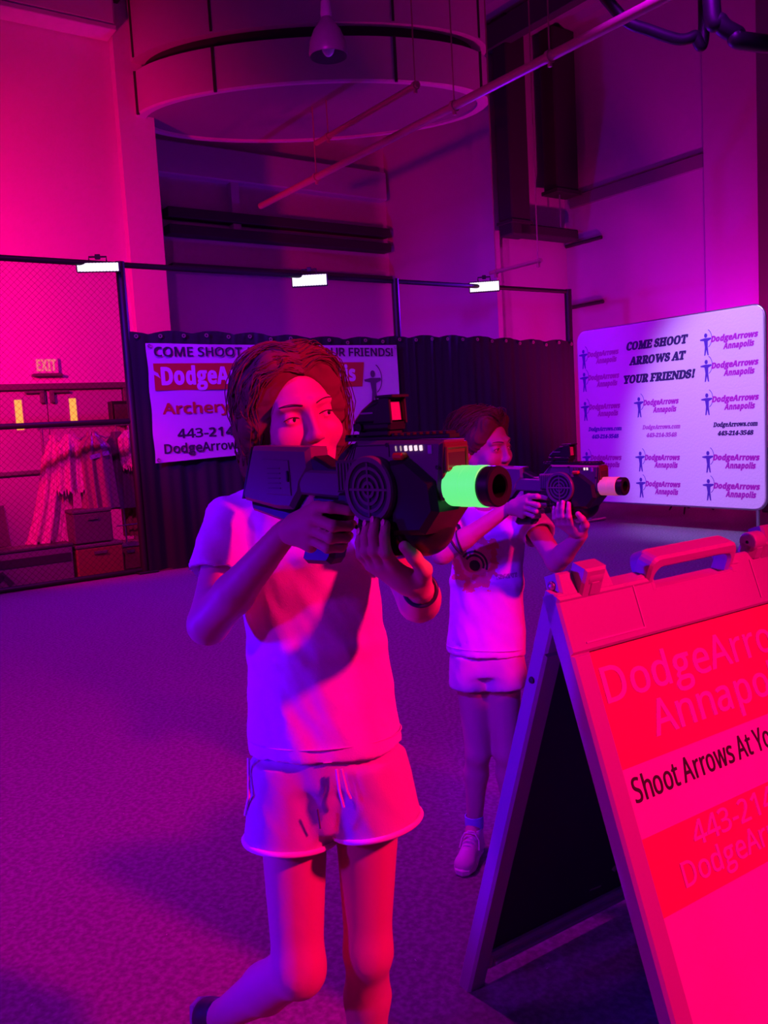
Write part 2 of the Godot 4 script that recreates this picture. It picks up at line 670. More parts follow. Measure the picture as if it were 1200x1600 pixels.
func flood(xf: Transform3D, aim: Vector3, c: Color, e: float, label: String, w: float, h: float, ang := 70.0, mount := "") -> void:
	var p := xf.origin
	var z := (aim - p).normalized()
	var flat := Vector3(z.x, 0, z.z).normalized()
	var tilt := (z * 0.25 + flat * 0.75).normalized() if mount == "" else z
	var x := Vector3.UP.cross(tilt).normalized()
	var b := Basis(x, tilt.cross(x), tilt)
	var t := thing("floodlight", label, "lamp", Transform3D(b, p), "floodlights round the cage")
	var m := MB.new()
	m.box(Vector3(0, 0, -0.03), Vector3(w, h, 0.06), 0.008)
	for i in 9:
		m.box(Vector3((i - 4) * w * 0.1, 0, -0.07), Vector3(0.006, h * 0.85, 0.03))
	part("housing", m.mesh(), black, t)
	m = MB.new()
	m.box(Vector3(0, 0, 0.004), Vector3(w * 0.94, h * 0.82, 0.008), 0.003)
	part("lens", m.mesh(), glow(lin(0.9, 0.75, 1.0) if mount == "" and c.r < 0.9 else c, 1.6), t)
	m = MB.new()
	for s in 2:
		for i in 12:
			m.box(Vector3((i - 5.5) * w * 0.076, (s * 2 - 1) * h * 0.43, 0.008), Vector3(w * 0.02, h * 0.10, 0.01))
	stuff("lens_louvre", m.mesh(), black, t)
	m = MB.new()
	m.tube([Vector3(-w * 0.2, h * 0.4, -0.03), Vector3(-w * 0.2, h * 0.5 + 0.05, -0.05), Vector3(w * 0.2, h * 0.5 + 0.05, -0.05), Vector3(w * 0.2, h * 0.4, -0.03)], 0.009, 6)
	m.box(Vector3(0, h * 0.5 + 0.05, -0.05), Vector3(0.05, 0.05, 0.03), 0.005)
	part("bracket", m.mesh(), black, t)
	var iv := t.transform.affine_inverse()
	var nape := t.transform * Vector3(0, 0, -0.075)
	if mount == "rod":
		part("rod", MB.new().tube([iv * nape, iv * (nape + Vector3(0, 7.25 - nape.y, 0))], 0.015, 8).mesh(), black, t)
	elif mount == "stand":
		var foot := Vector3(nape.x, 0, nape.z)
		part("pole", MB.new().tube([iv * nape, iv * (foot + Vector3(0, 0.05, 0))], 0.018, 8).mesh(), black, t)
		for i in 3:
			var d := Vector3(cos(TAU * i / 3), 0, sin(TAU * i / 3)) * 0.32
			part("leg", MB.new().tube([iv * (foot + Vector3(0, 0.4, 0)), iv * (foot + d + Vector3(0, 0.012, 0))], 0.011, 6).mesh(), black, t)
	var l := spot(p + tilt * 0.05, aim, c, e, ang, 0.12)
	l.name = numbered("flood_beam")


var black: StandardMaterial3D
var metal: StandardMaterial3D


func room() -> void:
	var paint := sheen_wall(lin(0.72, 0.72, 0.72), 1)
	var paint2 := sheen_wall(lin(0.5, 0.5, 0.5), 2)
	var darkp := mat(lin(0.06, 0.06, 0.06), 0.7)
	# carpet turf
	var fl := mat(Color.WHITE, 0.95, 0.0, 0.2)
	fl.albedo_texture = noise_tex(0.012, 1024, false, 3, 1.0, lin(0.16, 0.16, 0.16), lin(0.34, 0.34, 0.34), 7)
	fl.normal_enabled = true
	fl.normal_texture = noise_tex(0.22, 1024, true, 4, 9.0)
	fl.normal_scale = 0.5
	fl.uv1_triplanar = true
	fl.uv1_world_triplanar = true
	fl.uv1_scale = Vector3.ONE * 3.0
	struct("floor", "dark short-pile carpet floor of the play area", "floor", MB.new().box(Vector3(0, -0.1, 0), Vector3(24, 0.2, 24)).mesh(), fl, hall(0, 0, -5))
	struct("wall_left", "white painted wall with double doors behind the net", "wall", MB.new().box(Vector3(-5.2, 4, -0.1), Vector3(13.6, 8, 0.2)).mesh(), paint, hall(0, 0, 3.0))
	var m := MB.new()
	m.box(Vector3(1.405, 4, -0.55), Vector3(0.47, 8, 1.4))
	struct("trim_1", "white square pilaster at the end of the pink-lit wall", "pilaster", m.mesh(), paint, hall(0, 0, 3.0))
	m = MB.new().box(Vector3(-1.5, 7.1, 0.12), Vector3(5.3, 1.2, 0.5), 0.03)
	m.box(Vector3(-1.5, 6.47, 0.2), Vector3(5.3, 0.07, 0.36), 0.01)
	struct("trim_2", "boxed soffit with a dark lower lip high on the white wall", "soffit", m.mesh(), paint, hall(0, 0, 3.0))
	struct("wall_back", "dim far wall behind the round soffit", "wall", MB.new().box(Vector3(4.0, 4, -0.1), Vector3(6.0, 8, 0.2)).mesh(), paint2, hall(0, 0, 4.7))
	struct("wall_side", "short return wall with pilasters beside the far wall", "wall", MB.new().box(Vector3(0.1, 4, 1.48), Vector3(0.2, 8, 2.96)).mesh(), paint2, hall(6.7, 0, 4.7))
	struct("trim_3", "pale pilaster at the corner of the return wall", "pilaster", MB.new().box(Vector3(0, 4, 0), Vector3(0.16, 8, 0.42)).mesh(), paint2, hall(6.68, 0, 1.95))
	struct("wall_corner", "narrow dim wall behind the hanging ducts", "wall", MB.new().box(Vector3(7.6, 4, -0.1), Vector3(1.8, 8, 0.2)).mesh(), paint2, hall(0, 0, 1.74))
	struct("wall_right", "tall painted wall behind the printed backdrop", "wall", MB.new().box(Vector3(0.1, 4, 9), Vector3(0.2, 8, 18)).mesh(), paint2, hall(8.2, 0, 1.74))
	struct("trim_4", "broad pale pilaster on the wall above the backdrop", "pilaster", MB.new().box(Vector3(-0.1, 4, 0.5), Vector3(0.2, 8, 1.0), 0.01).mesh(), paint2, hall(8.2, 0, -1.0))
	struct("trim_5", "dark pier at the right edge of the picture", "pier", MB.new().box(Vector3(0.6, 4, 0.9), Vector3(1.2, 8, 1.8), 0.02).mesh(), mat(lin(0.16, 0.16, 0.16), 0.8), hall(7.0, 0, -2.4))
	struct("trim_6", "raised dark band along the tall right wall in place of a cast shadow", "shadow band", MB.new().box(Vector3(0, 0, 1.3), Vector3(0.05, 0.2, 2.6), 0.01).mesh(), mat(lin(0.2, 0.2, 0.2), 0.8), hall(8.18, 4.78, 1.6))  # dark band built in place of the shadow bands on this wall
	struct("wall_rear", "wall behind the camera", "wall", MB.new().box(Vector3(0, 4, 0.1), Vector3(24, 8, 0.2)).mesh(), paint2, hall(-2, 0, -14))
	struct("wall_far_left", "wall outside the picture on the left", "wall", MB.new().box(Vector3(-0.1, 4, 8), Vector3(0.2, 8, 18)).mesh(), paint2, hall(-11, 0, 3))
	# corrugated deck
	m = MB.new()
	var w0 := 24.0
	for i in 60:
		var x := -14.0 + i * 0.4
		m.quad(Vector3(x, 0.08, 12), Vector3(x, 0.08, -8), Vector3(x + 0.12, 0.08, -8), Vector3(x + 0.12, 0.08, 12))
		m.quad(Vector3(x + 0.12, 0.08, 12), Vector3(x + 0.12, 0.08, -8), Vector3(x + 0.2, 0, -8), Vector3(x + 0.2, 0, 12))
		m.quad(Vector3(x + 0.2, 0, 12), Vector3(x + 0.2, 0, -8), Vector3(x + 0.32, 0, -8), Vector3(x + 0.32, 0, 12))
		m.quad(Vector3(x + 0.32, 0, 12), Vector3(x + 0.32, 0, -8), Vector3(x + 0.4, 0.08, -8), Vector3(x + 0.4, 0.08, 12))
	m.box(Vector3(-2, 0.2, 2), Vector3(26, 0.2, 22))
	struct("ceiling", "dark corrugated metal roof deck", "ceiling", m.mesh(), mat(lin(0.3, 0.3, 0.3), 0.6), hall(0, 7.3, -2))
	for i in 3:
		m = MB.new().box(Vector3(0, 0, 0), Vector3(0.16, 0.35, 16), 0.01)
		struct("trim_%d" % (20 + i), ["roof beam above the round soffit", "roof beam above the hanging pipes", "roof beam nearest the tall right wall"][i], "beam", m.mesh(), darkp, hall([1.2, 4.6, 6.6][i], 7.05, -3.0))
	# double doors in the white wall
	var leafm := mat(lin(0.42, 0.42, 0.42), 0.6)
	var frm := mat(lin(0.12, 0.12, 0.12), 0.6)
	var d := thing("door_1", "pair of wide painted doors with narrow lit vision panels", "doors", hall(-0.03, 0, 2.99))
	d.set_meta("kind", "structure")
	m = MB.new()
	m.box(Vector3(0, 2.055, 0.05), Vector3(2.1, 0.075, 0.12), 0.008)
	m.box(Vector3(-1.0, 1.03, 0.04), Vector3(0.06, 2.06, 0.1), 0.006)
	m.box(Vector3(1.0, 1.03, 0.04), Vector3(0.06, 2.06, 0.1), 0.006)
	part("door_frame", m.mesh(), frm, d)
	for s in [-1, 1]:
		var leaf := part("door_leaf", MB.new().box(Vector3(0.483 * s, 1.01, 0.02), Vector3(0.956, 2.01, 0.045), 0.004).mesh(), leafm, d)
		m = MB.new()
		m.box(Vector3(0.33 * s - 0.02, 1.72, 0.045), Vector3(0.13, 0.44, 0.012), 0.003)
		part("panel_frame", m.mesh(), leafm, leaf)
		part("vision_panel", MB.new().box(Vector3(0.33 * s - 0.02, 1.715, 0.051), Vector3(0.085, 0.37, 0.006)).mesh(), glow(lin(1.0, 0.5, 0.08), 0.95, lin(0.3, 0.2, 0.05)), leaf)
		m = MB.new()
		m.box(Vector3(0.06 * s, 1.93, 0.07), Vector3(0.05, 0.16, 0.06), 0.008)
		m.box(Vector3(0.16 * s, 1.99, 0.09), Vector3(0.22, 0.03, 0.03), 0.006)
		part("door_closer", m.mesh(), frm, leaf)
		m = MB.new().box(Vector3(0.45 * s, 1.0, 0.075), Vector3(0.7, 0.05, 0.035), 0.008)
		part("push_bar", m.mesh(), metal, leaf)
	# exit sign above the doors
	var x := thing("exit_sign", "small pale EXIT sign on the wall above the double doors", "sign", hall(0.0, 2.235, 2.98))
	part("backplate", MB.new().box(Vector3(0, 0.08, 0.02), Vector3(0.30, 0.19, 0.04), 0.006).mesh(), mat(lin(0.7, 0.7, 0.7), 0.5), x)
	part("ledge", MB.new().box(Vector3(0, -0.035, 0.04), Vector3(0.36, 0.03, 0.09), 0.004).mesh(), frm, x)
	text("EXIT", font("Droid Sans", 700), 0.145, Vector3(0, 0.015, 0.041), glow(lin(1.0, 0.16, 0.22), 1.0), x, 0.235, 0.004, true)
	var bx := thing("wall_box", "dark wall box right of the double doors", "box", hall(0.98, 1.55, 2.9))
	part("cabinet", MB.new().box(Vector3(0, 0.15, 0), Vector3(0.5, 0.29, 0.18), 0.012).mesh(), black, bx)
	part("front_panel", MB.new().box(Vector3(0, 0.15, 0.092), Vector3(0.42, 0.2, 0.012), 0.004).mesh(), mat(lin(0.08, 0.08, 0.1), 0.3), bx)
	part("antenna", MB.new().tube([Vector3(0.02, 0.29, 0), Vector3(0.02, 0.36, 0)], 0.02, 8).mesh(), black, bx)
	overhead(paint2, darkp)


func overhead(paint2: Material, darkp: Material) -> void:
	var m: MB
	# beams on the far wall
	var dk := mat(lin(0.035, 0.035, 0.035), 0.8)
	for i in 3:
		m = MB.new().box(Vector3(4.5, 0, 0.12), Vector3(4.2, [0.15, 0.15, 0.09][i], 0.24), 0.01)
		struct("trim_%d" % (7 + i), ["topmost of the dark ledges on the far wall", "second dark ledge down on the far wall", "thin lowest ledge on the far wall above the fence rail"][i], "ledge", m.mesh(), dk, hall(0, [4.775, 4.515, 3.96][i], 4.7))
	m = MB.new().box(Vector3(4.4, 5.6, 0.05), Vector3(4.4, 0.5, 0.3), 0.02)
	m.box(Vector3(3.6, 5.0, 0.05), Vector3(0.14, 0.8, 0.2))
	struct("trim_10", "shallow dim bulkhead on the far wall above the dark ledges", "bulkhead", m.mesh(), paint2, hall(0, 0, 4.7))
	# round soffit
	var pl := mat(lin(0.55, 0.55, 0.55), 0.55)
	var c := Vector3(-0.66, 0, -12.0)
	var sc := Basis.from_scale(Vector3(2.36, 1, 1.1))
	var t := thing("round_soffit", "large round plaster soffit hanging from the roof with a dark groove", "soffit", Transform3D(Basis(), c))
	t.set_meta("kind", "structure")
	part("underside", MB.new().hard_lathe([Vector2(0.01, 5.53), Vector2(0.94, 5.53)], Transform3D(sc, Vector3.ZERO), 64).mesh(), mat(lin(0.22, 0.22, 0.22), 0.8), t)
	m = MB.new().hard_lathe([Vector2(0.93, 5.56), Vector2(0.935, 5.5), Vector2(0.985, 5.5), Vector2(1, 5.52), Vector2(1, 6.02), Vector2(0.9, 6.03)], Transform3D(sc, Vector3.ZERO), 64)
	part("lower_band", m.mesh(), pl, t)
	m = MB.new().hard_lathe([Vector2(0.92, 6.0), Vector2(0.92, 6.2)], Transform3D(sc, Vector3.ZERO), 64)
	part("groove", m.mesh(), dk, t)
	m = MB.new().hard_lathe([Vector2(0.9, 6.17), Vector2(1.0, 6.18), Vector2(1.0, 7.3)], Transform3D(sc, Vector3.ZERO), 64)
	part("upper_drum", m.mesh(), pl, t)
	for a in [-118.0, -62.0, 200.0, -20.0]:
		var d := Vector3(cos(deg_to_rad(a)) * 2.36, 0, -sin(deg_to_rad(a)) * 1.1)
		m = MB.new().box(Vector3(d.x, 5.76, d.z), Vector3(0.035, 0.53, 0.035))
		m.box(Vector3(d.x, 6.75, d.z), Vector3(0.03, 1.1, 0.03))
		part("seam", m.mesh(), dk, t)
	# pendant lamp
	t = thing("pendant_lamp", "unlit bell-shaped pendant lamp hanging in front of the round soffit", "lamp", Transform3D(Basis(), Vector3(-0.262, 4.6, -8.0)))
	part("shade", MB.new().lathe([Vector2(0.165, 0.0), Vector2(0.172, 0.03), Vector2(0.16, 0.12), Vector2(0.12, 0.22), Vector2(0.065, 0.29), Vector2(0.045, 0.33)], Transform3D(), 32).mesh(), mat(lin(0.22, 0.22, 0.22), 0.35), t)
	part("bulb", MB.new().ell(Vector3(0, 0.09, 0), Vector3(0.06, 0.09, 0.06)).mesh(), mat(lin(0.7, 0.7, 0.7), 0.2), t)
	part("socket", MB.new().hard_lathe([Vector2(0.045, 0.32), Vector2(0.05, 0.36), Vector2(0.04, 0.46), Vector2(0.012, 0.48)], Transform3D(), 20).mesh(), pl, t)
	part("rod", MB.new().tube([Vector3(0, 0.46, 0), Vector3(0, 2.7, 0)], 0.014, 8).mesh(), pl, t)
	# sprinkler pipes with hangers
	var pipe_m := mat(lin(0.5, 0.22, 0.22), 0.4)
	pipe("long red-lit ceiling pipe crossing above the fence", hall(3.32, 4.64, 0), [-7.0, 3.2], 0.045, [-1.23, -2.6, 1.6], pipe_m)
	pipe("short pipe hanging under the round soffit", hall(3.35, 5.08, 0), [-0.6, 1.6], 0.035, [-0.55, 1.3], pipe_m)
	pipe("short thin pipe hung on two wires left of the tall wall", hall(4.17, 3.04, 0), [-1.58, -0.75], 0.022, [-1.53, -0.85], pipe_m)
	# ducts before the corner wall
	t = thing("hanging_duct", "dark square duct dropping and turning below the ceiling at the corner", "duct", hall(0, 0, 1.45))
	part("riser", MB.new().box(Vector3(6.76, 5.7, 0), Vector3(0.4, 3.2, 0.3), 0.02).mesh(), dk, t)
	part("cross_run", MB.new().box(Vector3(7.38, 4.2, 0), Vector3(1.3, 0.16, 0.3), 0.02).mesh(), dk, t)
	part("flange", MB.new().box(Vector3(6.76, 4.3, 0), Vector3(0.45, 0.05, 0.35), 0.005).mesh(), dk, t)
	t = thing("hanging_duct", "dark square duct ending in mid air closest to the tall wall", "duct", hall(0, 0, 1.4))
	part("riser", MB.new().box(Vector3(7.76, 6.05, 0), Vector3(0.5, 2.5, 0.3), 0.02).mesh(), dk, t)
	part("flange", MB.new().box(Vector3(7.76, 4.84, 0), Vector3(0.55, 0.06, 0.35), 0.005).mesh(), dk, t)
	part("hanger", MB.new().tube([Vector3(7.66, 4.83, 0.05), Vector3(7.66, 4.28, 0.05)], 0.012, 6).mesh(), metal, t)
	# black conduits near the top right corner
	for i in 2:
		var q: Array = [[Vector3(1.9, 5.4, -8.1), Vector3(2.33, 4.80, -8.0), Vector3(2.58, 4.67, -8.0), Vector3(2.83, 4.58, -8.0), Vector3(2.97, 4.60, -8.0), Vector3(3.08, 4.72, -8.05), Vector3(3.15, 7.24, -8.2)], [Vector3(2.88, 7.24, -7.4), Vector3(2.89, 4.7, -7.4), Vector3(2.96, 4.45, -7.4), Vector3(3.09, 4.35, -7.4), Vector3(3.3, 4.27, -7.4), Vector3(5.5, 4.1, -7.6)]][i]
		var cv := Curve3D.new()
		for k in q.size():
			var dr: Vector3 = (q[mini(k + 1, q.size() - 1)] - q[maxi(k - 1, 0)]) * 0.14
			cv.add_point(q[k], -dr, dr)
		var o := solid("flexible_duct", MB.new().tube(Array(cv.tessellate(4, 4)), 0.05 + 0.02 * i, 12).mesh(), black, Transform3D())
		tag(o, ["black bent flexible duct below the roof left of the pale pilaster", "black bent flexible duct crossing before the pale pilaster"][i], "duct", "black flexible ducts")
	for i in 2:
		var o := solid("wall_bar", MB.new().tube([Vector3(0, 0, 0), Vector3(0, 0, 0.75)], 0.03, 8).mesh(), dk, hall(8.15, [4.1, 3.1][i], 1.7))  # two short dark tubes set along the tall wall
		tag(o, ["upper short dark bar on the tall wall above the backdrop", "lower short dark bar on the tall wall above the backdrop"][i], "bar", "dark bars on the tall wall")


func pipe(label: String, xf: Transform3D, span: Array, r: float, hang: Array, mt: Material) -> void:
	var t := thing("ceiling_pipe", label, "pipe", xf)
	part("pipe_run", MB.new().tube([Vector3(0, 0, -span[1]), Vector3(0, 0, -span[0])], r, 12).mesh(), mt, t)
	for w in hang:
		var m := MB.new().tube([Vector3(0, r, -w), Vector3(0, 7.3 - xf.origin.y, -w)], 0.008, 6)
		m.hard_lathe([Vector2(r * 1.05, -0.02), Vector2(r * 1.35, -0.02), Vector2(r * 1.35, 0.02), Vector2(r * 1.05, 0.02)], Transform3D(Basis(Vector3.RIGHT, PI / 2), Vector3(0, 0, -w)), 14)
		m.box(Vector3(0, -r - 0.02, -w), Vector3(0.03, 0.05, 0.03))
		part("hanger", m.mesh(), mt, t)


func cage() -> void:
	var m: MB
	var t := thing("cage_fence", "tall black pipe fence holding the net and the floodlights", "fence", hall(0, 0, 0))
	for u in [-4.0, 0.02, 3.33, 6.3]:
		m = MB.new().tube([Vector3(u, 0, 0), Vector3(u, 3.06, 0)], 0.045 if u < 6 else 0.05, 12)
		m.box(Vector3(u, 0.01, 0), Vector3(0.2, 0.02, 0.2), 0.004)
		part("post", m.mesh(), black, t)
	for q in [[-4.0, 0.02], [0.02, 3.33], [3.33, 6.3]]:
		part("top_rail", MB.new().tube([Vector3(q[0], 3.03, 0), Vector3(q[1], 3.03, 0)], 0.028, 10).mesh(), black, t)
	part("middle_rail", MB.new().tube([Vector3(-4, 1.52, 0), Vector3(0.02, 1.52, 0)], 0.028, 10).mesh(), black, t)
	part("bottom_rail", MB.new().tube([Vector3(-4, 0.03, 0), Vector3(0.02, 0.03, 0)], 0.025, 10).mesh(), black, t)
	# the net: crossing diagonal cords
	m = MB.new()
	var step := 0.06
	var a := Vector2(-4.0, 0.03)
	var b := Vector2(0.0, 3.03)
	for dir in [1, -1]:
		for i in 120:
			var k := -3.0 + i * step
			var p0 := Vector2(a.x + k, a.y) if dir == 1 else Vector2(a.x + k, b.y)
			var lo := maxf(0.0, -k)
			var hi := minf(3.0, 4.0 - k)
			if hi - lo < 0.05: continue
			var q0 := p0 + Vector2(lo, lo * dir)
			var q1 := p0 + Vector2(hi, hi * dir)
			m.tube([Vector3(q0.x, q0.y, 0.004 * dir), Vector3(q1.x, q1.y, 0.004 * dir)], 0.0014, 3, false)
	stuff("netting", m.mesh(), mat(lin(0.02, 0.02, 0.02), 0.9), t)
	# black curtain
	var cl := mat(lin(0.03, 0.03, 0.036), 0.95, 0.0, 0.1)
	t = thing("black_curtain", "long black curtain laced to the fence by grommets", "curtain", hall(0, 0, -0.06))
	var rows := []
	for i in 25:
		var f := i / 24.0
		var row := []
		for j in 253:
			var u := 0.03 + 6.27 * j / 252.0
			var top := 2.355 + 0.03 * absf(cos(u * PI / 0.46)) + 0.02 * sin(u * 1.9)
			var z := 0.018 * sin(u * 19.0 + 0.6 * sin(u * 5.0)) * (0.4 + 0.6 * (1.0 - f)) + 0.008 * sin(u * 47.0)
			row.append(Vector3(u, lerpf(0.015, top, f), z))
		rows.append(row)
	m = MB.new().grid(rows)
	part("cloth", m.mesh(), cl, t)
	var gm := mat(lin(0.35, 0.2, 0.22), 0.4, 0.3)
	for i in 26:
		var u := 0.09 + 6.15 * i / 25.0
		var top := 2.355 + 0.03 * absf(cos(u * PI / 0.46)) + 0.02 * sin(u * 1.9)
		part("grommet", MB.new().hard_lathe([Vector2(0.010, -0.004), Vector2(0.021, -0.005), Vector2(0.021, 0.005), Vector2(0.010, 0.004)], Transform3D(Basis(Vector3.RIGHT, PI / 2), Vector3.ZERO), 10).mesh(), gm, t, Transform3D(Basis(), Vector3(u, top - 0.045, 0.03)))
	banner()
	backdrop()
	storage()


func archer(mb: MB, p: Vector3, s: float, bow: bool, flip := 1.0) -> void:   # a plain standing archer, flat print
	var body := PackedVector2Array([Vector2(-0.06, 0), Vector2(0.0, 0.02), Vector2(0.05, 0.25), Vector2(0.1, 0.02), Vector2(0.16, 0.0), Vector2(0.12, 0.38), Vector2(0.13, 0.62), Vector2(0.3, 0.7), Vector2(0.29, 0.76), Vector2(0.08, 0.76), Vector2(-0.04, 0.76), Vector2(-0.26, 0.72), Vector2(-0.25, 0.67), Vector2(-0.06, 0.64), Vector2(-0.02, 0.38)])
	for i in body.size():
		body[i] = Vector2(body[i].x * flip, body[i].y) * s
	var xf := Transform3D(Basis(), p)
	mb.extrude(body, 0.0, 0.001, 0.0, xf)
	var hd := PackedVector2Array()
	for i in 10:
		hd.append(Vector2(0.03 * flip, 0.87) * s + Vector2(cos(TAU * i / 10) * 0.08, sin(TAU * i / 10) * 0.1) * s)
	mb.extrude(hd, 0.0, 0.001, 0.0, xf)
	if bow:
		var o := PackedVector2Array()
		for i in 13:
			var a := -1.15 + 2.3 * i / 12.0
			o.append(Vector2((0.04 + 0.3 * cos(a)) * flip, 0.74 + 0.42 * sin(a)) * s)
		for i in range(12, -1, -1):
			var a := -1.15 + 2.3 * i / 12.0
			o.append(Vector2((0.02 + 0.295 * cos(a)) * flip, 0.74 + 0.40 * sin(a)) * s)
		mb.extrude(o, 0.0, 0.001, 0.0, xf)


func banner() -> void:
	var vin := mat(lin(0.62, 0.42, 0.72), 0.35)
	var t := thing("vinyl_banner", "white vinyl banner with a red stripe hung on the black curtain", "banner", hall(0.17, 1.07, -0.115))
	# a sheet with small folds from its pulled corners
	var rows := []
	for i in 21:
		var row := []
		for j in 49:
			var f := j / 48.0
			var g := i / 20.0
			var x := 3.05 * f
			var y := lerpf(0.02 - 0.05 * sin(f * PI) * 0.0 + 0.07 * f, 1.20 - 0.012 * sin(f * PI), g)
			var z := 0.012 * exp(-3.0 * f) * sin((g + f * 1.5) * 18.0) + 0.006 * sin(f * 7.0 + g * 3.0)
			row.append(Vector3(x, y, z))
		rows.append(row)
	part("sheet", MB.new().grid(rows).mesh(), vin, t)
	var z := 0.014
	var ink := mat(lin(0.03, 0.02, 0.05), 0.6)
	var red := mat(lin(0.5, 0.012, 0.03), 0.5)
	var sans := font("Droid Sans", 400)
	part("red_stripe", MB.new().extrude(PackedVector2Array([Vector2(0.055, 0.735), Vector2(2.52, 0.725), Vector2(2.56, 1.0), Vector2(0.055, 1.0)]), z - 0.004, z).mesh(), red, t)
	text("COME SHOOT ARROWS AT YOUR FRIENDS!", sans, 0.09, Vector3(0.075, 1.07, z), ink, t, 2.9, 0.0015, false, 0.03)
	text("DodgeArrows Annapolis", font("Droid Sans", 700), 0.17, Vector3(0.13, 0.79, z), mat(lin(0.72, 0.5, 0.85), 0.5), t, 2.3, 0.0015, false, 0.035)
	text("Archery, Dodgeball", sans, 0.105, Vector3(0.115, 0.5, z), red, t, 1.75, 0.0015, false, 0.03)
	text("443-214-3548", sans, 0.09, Vector3(0.25, 0.255, z), ink, t, 1.05, 0.0015, false, 0.03)
	text("DodgeArrows.com", sans, 0.09, Vector3(0.10, 0.11, z), ink, t, 1.16, 0.0015, false, 0.03)
	var m := MB.new()
	archer(m, Vector3(2.66, 0.5, z), 0.42, true)
	part("archer_print", m.mesh(), mat(lin(0.10, 0.03, 0.12), 0.6), t)
	for c in [Vector2(0.03, 1.17), Vector2(3.02, 1.17), Vector2(0.03, 0.05), Vector2(3.02, 0.11)]:
		part("eyelet", MB.new().hard_lathe([Vector2(0.008, 0), Vector2(0.018, 0.004), Vector2(0.02, 0)], Transform3D(Basis(Vector3.RIGHT, PI / 2), Vector3(c.x, c.y, z)), 10).mesh(), metal, t)


func backdrop() -> void:
	# stands across the end of the cage: its print faces -u
	var q := Basis(Vector3.UP, deg_to_rad(YAW - 90.0))
	var t := thing("printed_backdrop", "white stretched fabric backdrop with rows of printed logos on a tube frame", "backdrop", Transform3D(q, HALL + hb * Vector3(5.2, 0, 1.12)))
	# local x runs from the far end towards the camera; the print faces +z
	var wd := 2.43
	var r := 0.12
	var poly := PackedVector2Array()
	for c in [[wd - r, 2.32 - r, 0.0], [r, 2.32 - r, 90.0], [r, 0.27 + r, 180.0], [wd - r, 0.27 + r, 270.0]]:
		for i in 6:
			var a := deg_to_rad(c[2] + 18.0 * i)
			poly.append(Vector2(c[0] + r * cos(a), c[1] + r * sin(a)))
	var fab := mat(lin(0.88, 0.88, 0.88), 0.85)
	fab.normal_enabled = true
	fab.normal_texture = noise_tex(0.03, 256, true, 11, 6.0)
	fab.normal_scale = 0.15
	fab.uv1_triplanar = true
	fab.uv1_scale = Vector3.ONE * 3.0
	part("fabric", MB.new().extrude(poly, -0.03, 0.0, 0.008).mesh(), fab, t)
	var loop := []
	for p in poly: loop.append(Vector3(p.x, p.y, -0.03))
	loop.append(loop[0])
	part("tube_frame", MB.new().tube(loop, 0.016, 8).mesh(), metal, t)
	for x in [0.1, wd - 0.1]:
		var m := MB.new().tube([Vector3(x, 0.3, -0.03), Vector3(x, 0.03, -0.03)], 0.018, 8)
		m.tube([Vector3(x, 0.02, -0.3), Vector3(x, 0.02, 0.25)], 0.02, 8)
		part("foot", m.mesh(), metal, t)
	print_rows(t)


func print_rows(t: Node3D) -> void:
	var ink := mat(lin(0.03, 0.02, 0.10), 0.7)
	var mag := mat(lin(0.52, 0.02, 0.42), 0.7)
	var blu := mat(lin(0.10, 0.04, 0.42), 0.7)
	var pink := mat(lin(0.55, 0.10, 0.48), 0.7)
	var z := 0.0005
	var ser := font("Droid Serif", 700)
	var san := font("Droid Sans", 700)
	for row in [["COME SHOOT", -1.86, -2.66, 2.035, 0.085], ["ARROWS AT", -1.9, -2.63, 1.865, 0.085], ["YOUR FRIENDS!", -1.80, -2.74, 1.66, 0.085]]:
		put_line(t, row[0], ser, row[4], row[1], row[2], row[3], ink, 0.075)
	for c in [-1.5, -2.3, -3.21]:
		var ys := [1.975, 1.70, 1.35, 0.74, 0.44] if c != -2.3 else [1.36, 0.74, 0.44]
		var im: Material = mag
		for y in ys:
			var hw := 0.24 if c > -3.0 else 0.27
			put_line(t, "DodgeArrows", san, 0.058, c - 0.0 + hw - 0.02, c - hw, y + 0.035, im)
			put_line(t, "Annapolis", san, 0.058, c - 0.06 + hw * 0.62, c - 0.06 - hw * 0.62, y - 0.05, im)
			var m := MB.new()
			archer(m, Vector3(flipx(c + hw + 0.045), y - 0.10, z), 0.24, true, 1.0)
			part("archer_print", m.mesh(), blu, t)
		put_line(t, "DodgeArrows.com", ser, 0.045, c + 0.24, c - 0.26, 1.125, ink if c < -3.0 else (pink if c < -2.0 else blu))
		put_line(t, "443-214-3548", ser, 0.045, c + 0.19, c - 0.21, 1.035, ink if c < -3.0 else (pink if c < -2.0 else blu))


func flipx(w: float) -> float:   # panel x of a point w metres behind the fence line
	return -w + WLEFT


const WLEFT := -1.12


func put_line(t: Node3D, s: String, f: Font, cap: float, w0: float, w1: float, y: float, mt: Material, fat := 0.06) -> void:
	text(s, f, cap, Vector3(flipx(w0), y, 0.0003), mt, t, absf(w1 - w0), 0.001, false, fat, 0.22)


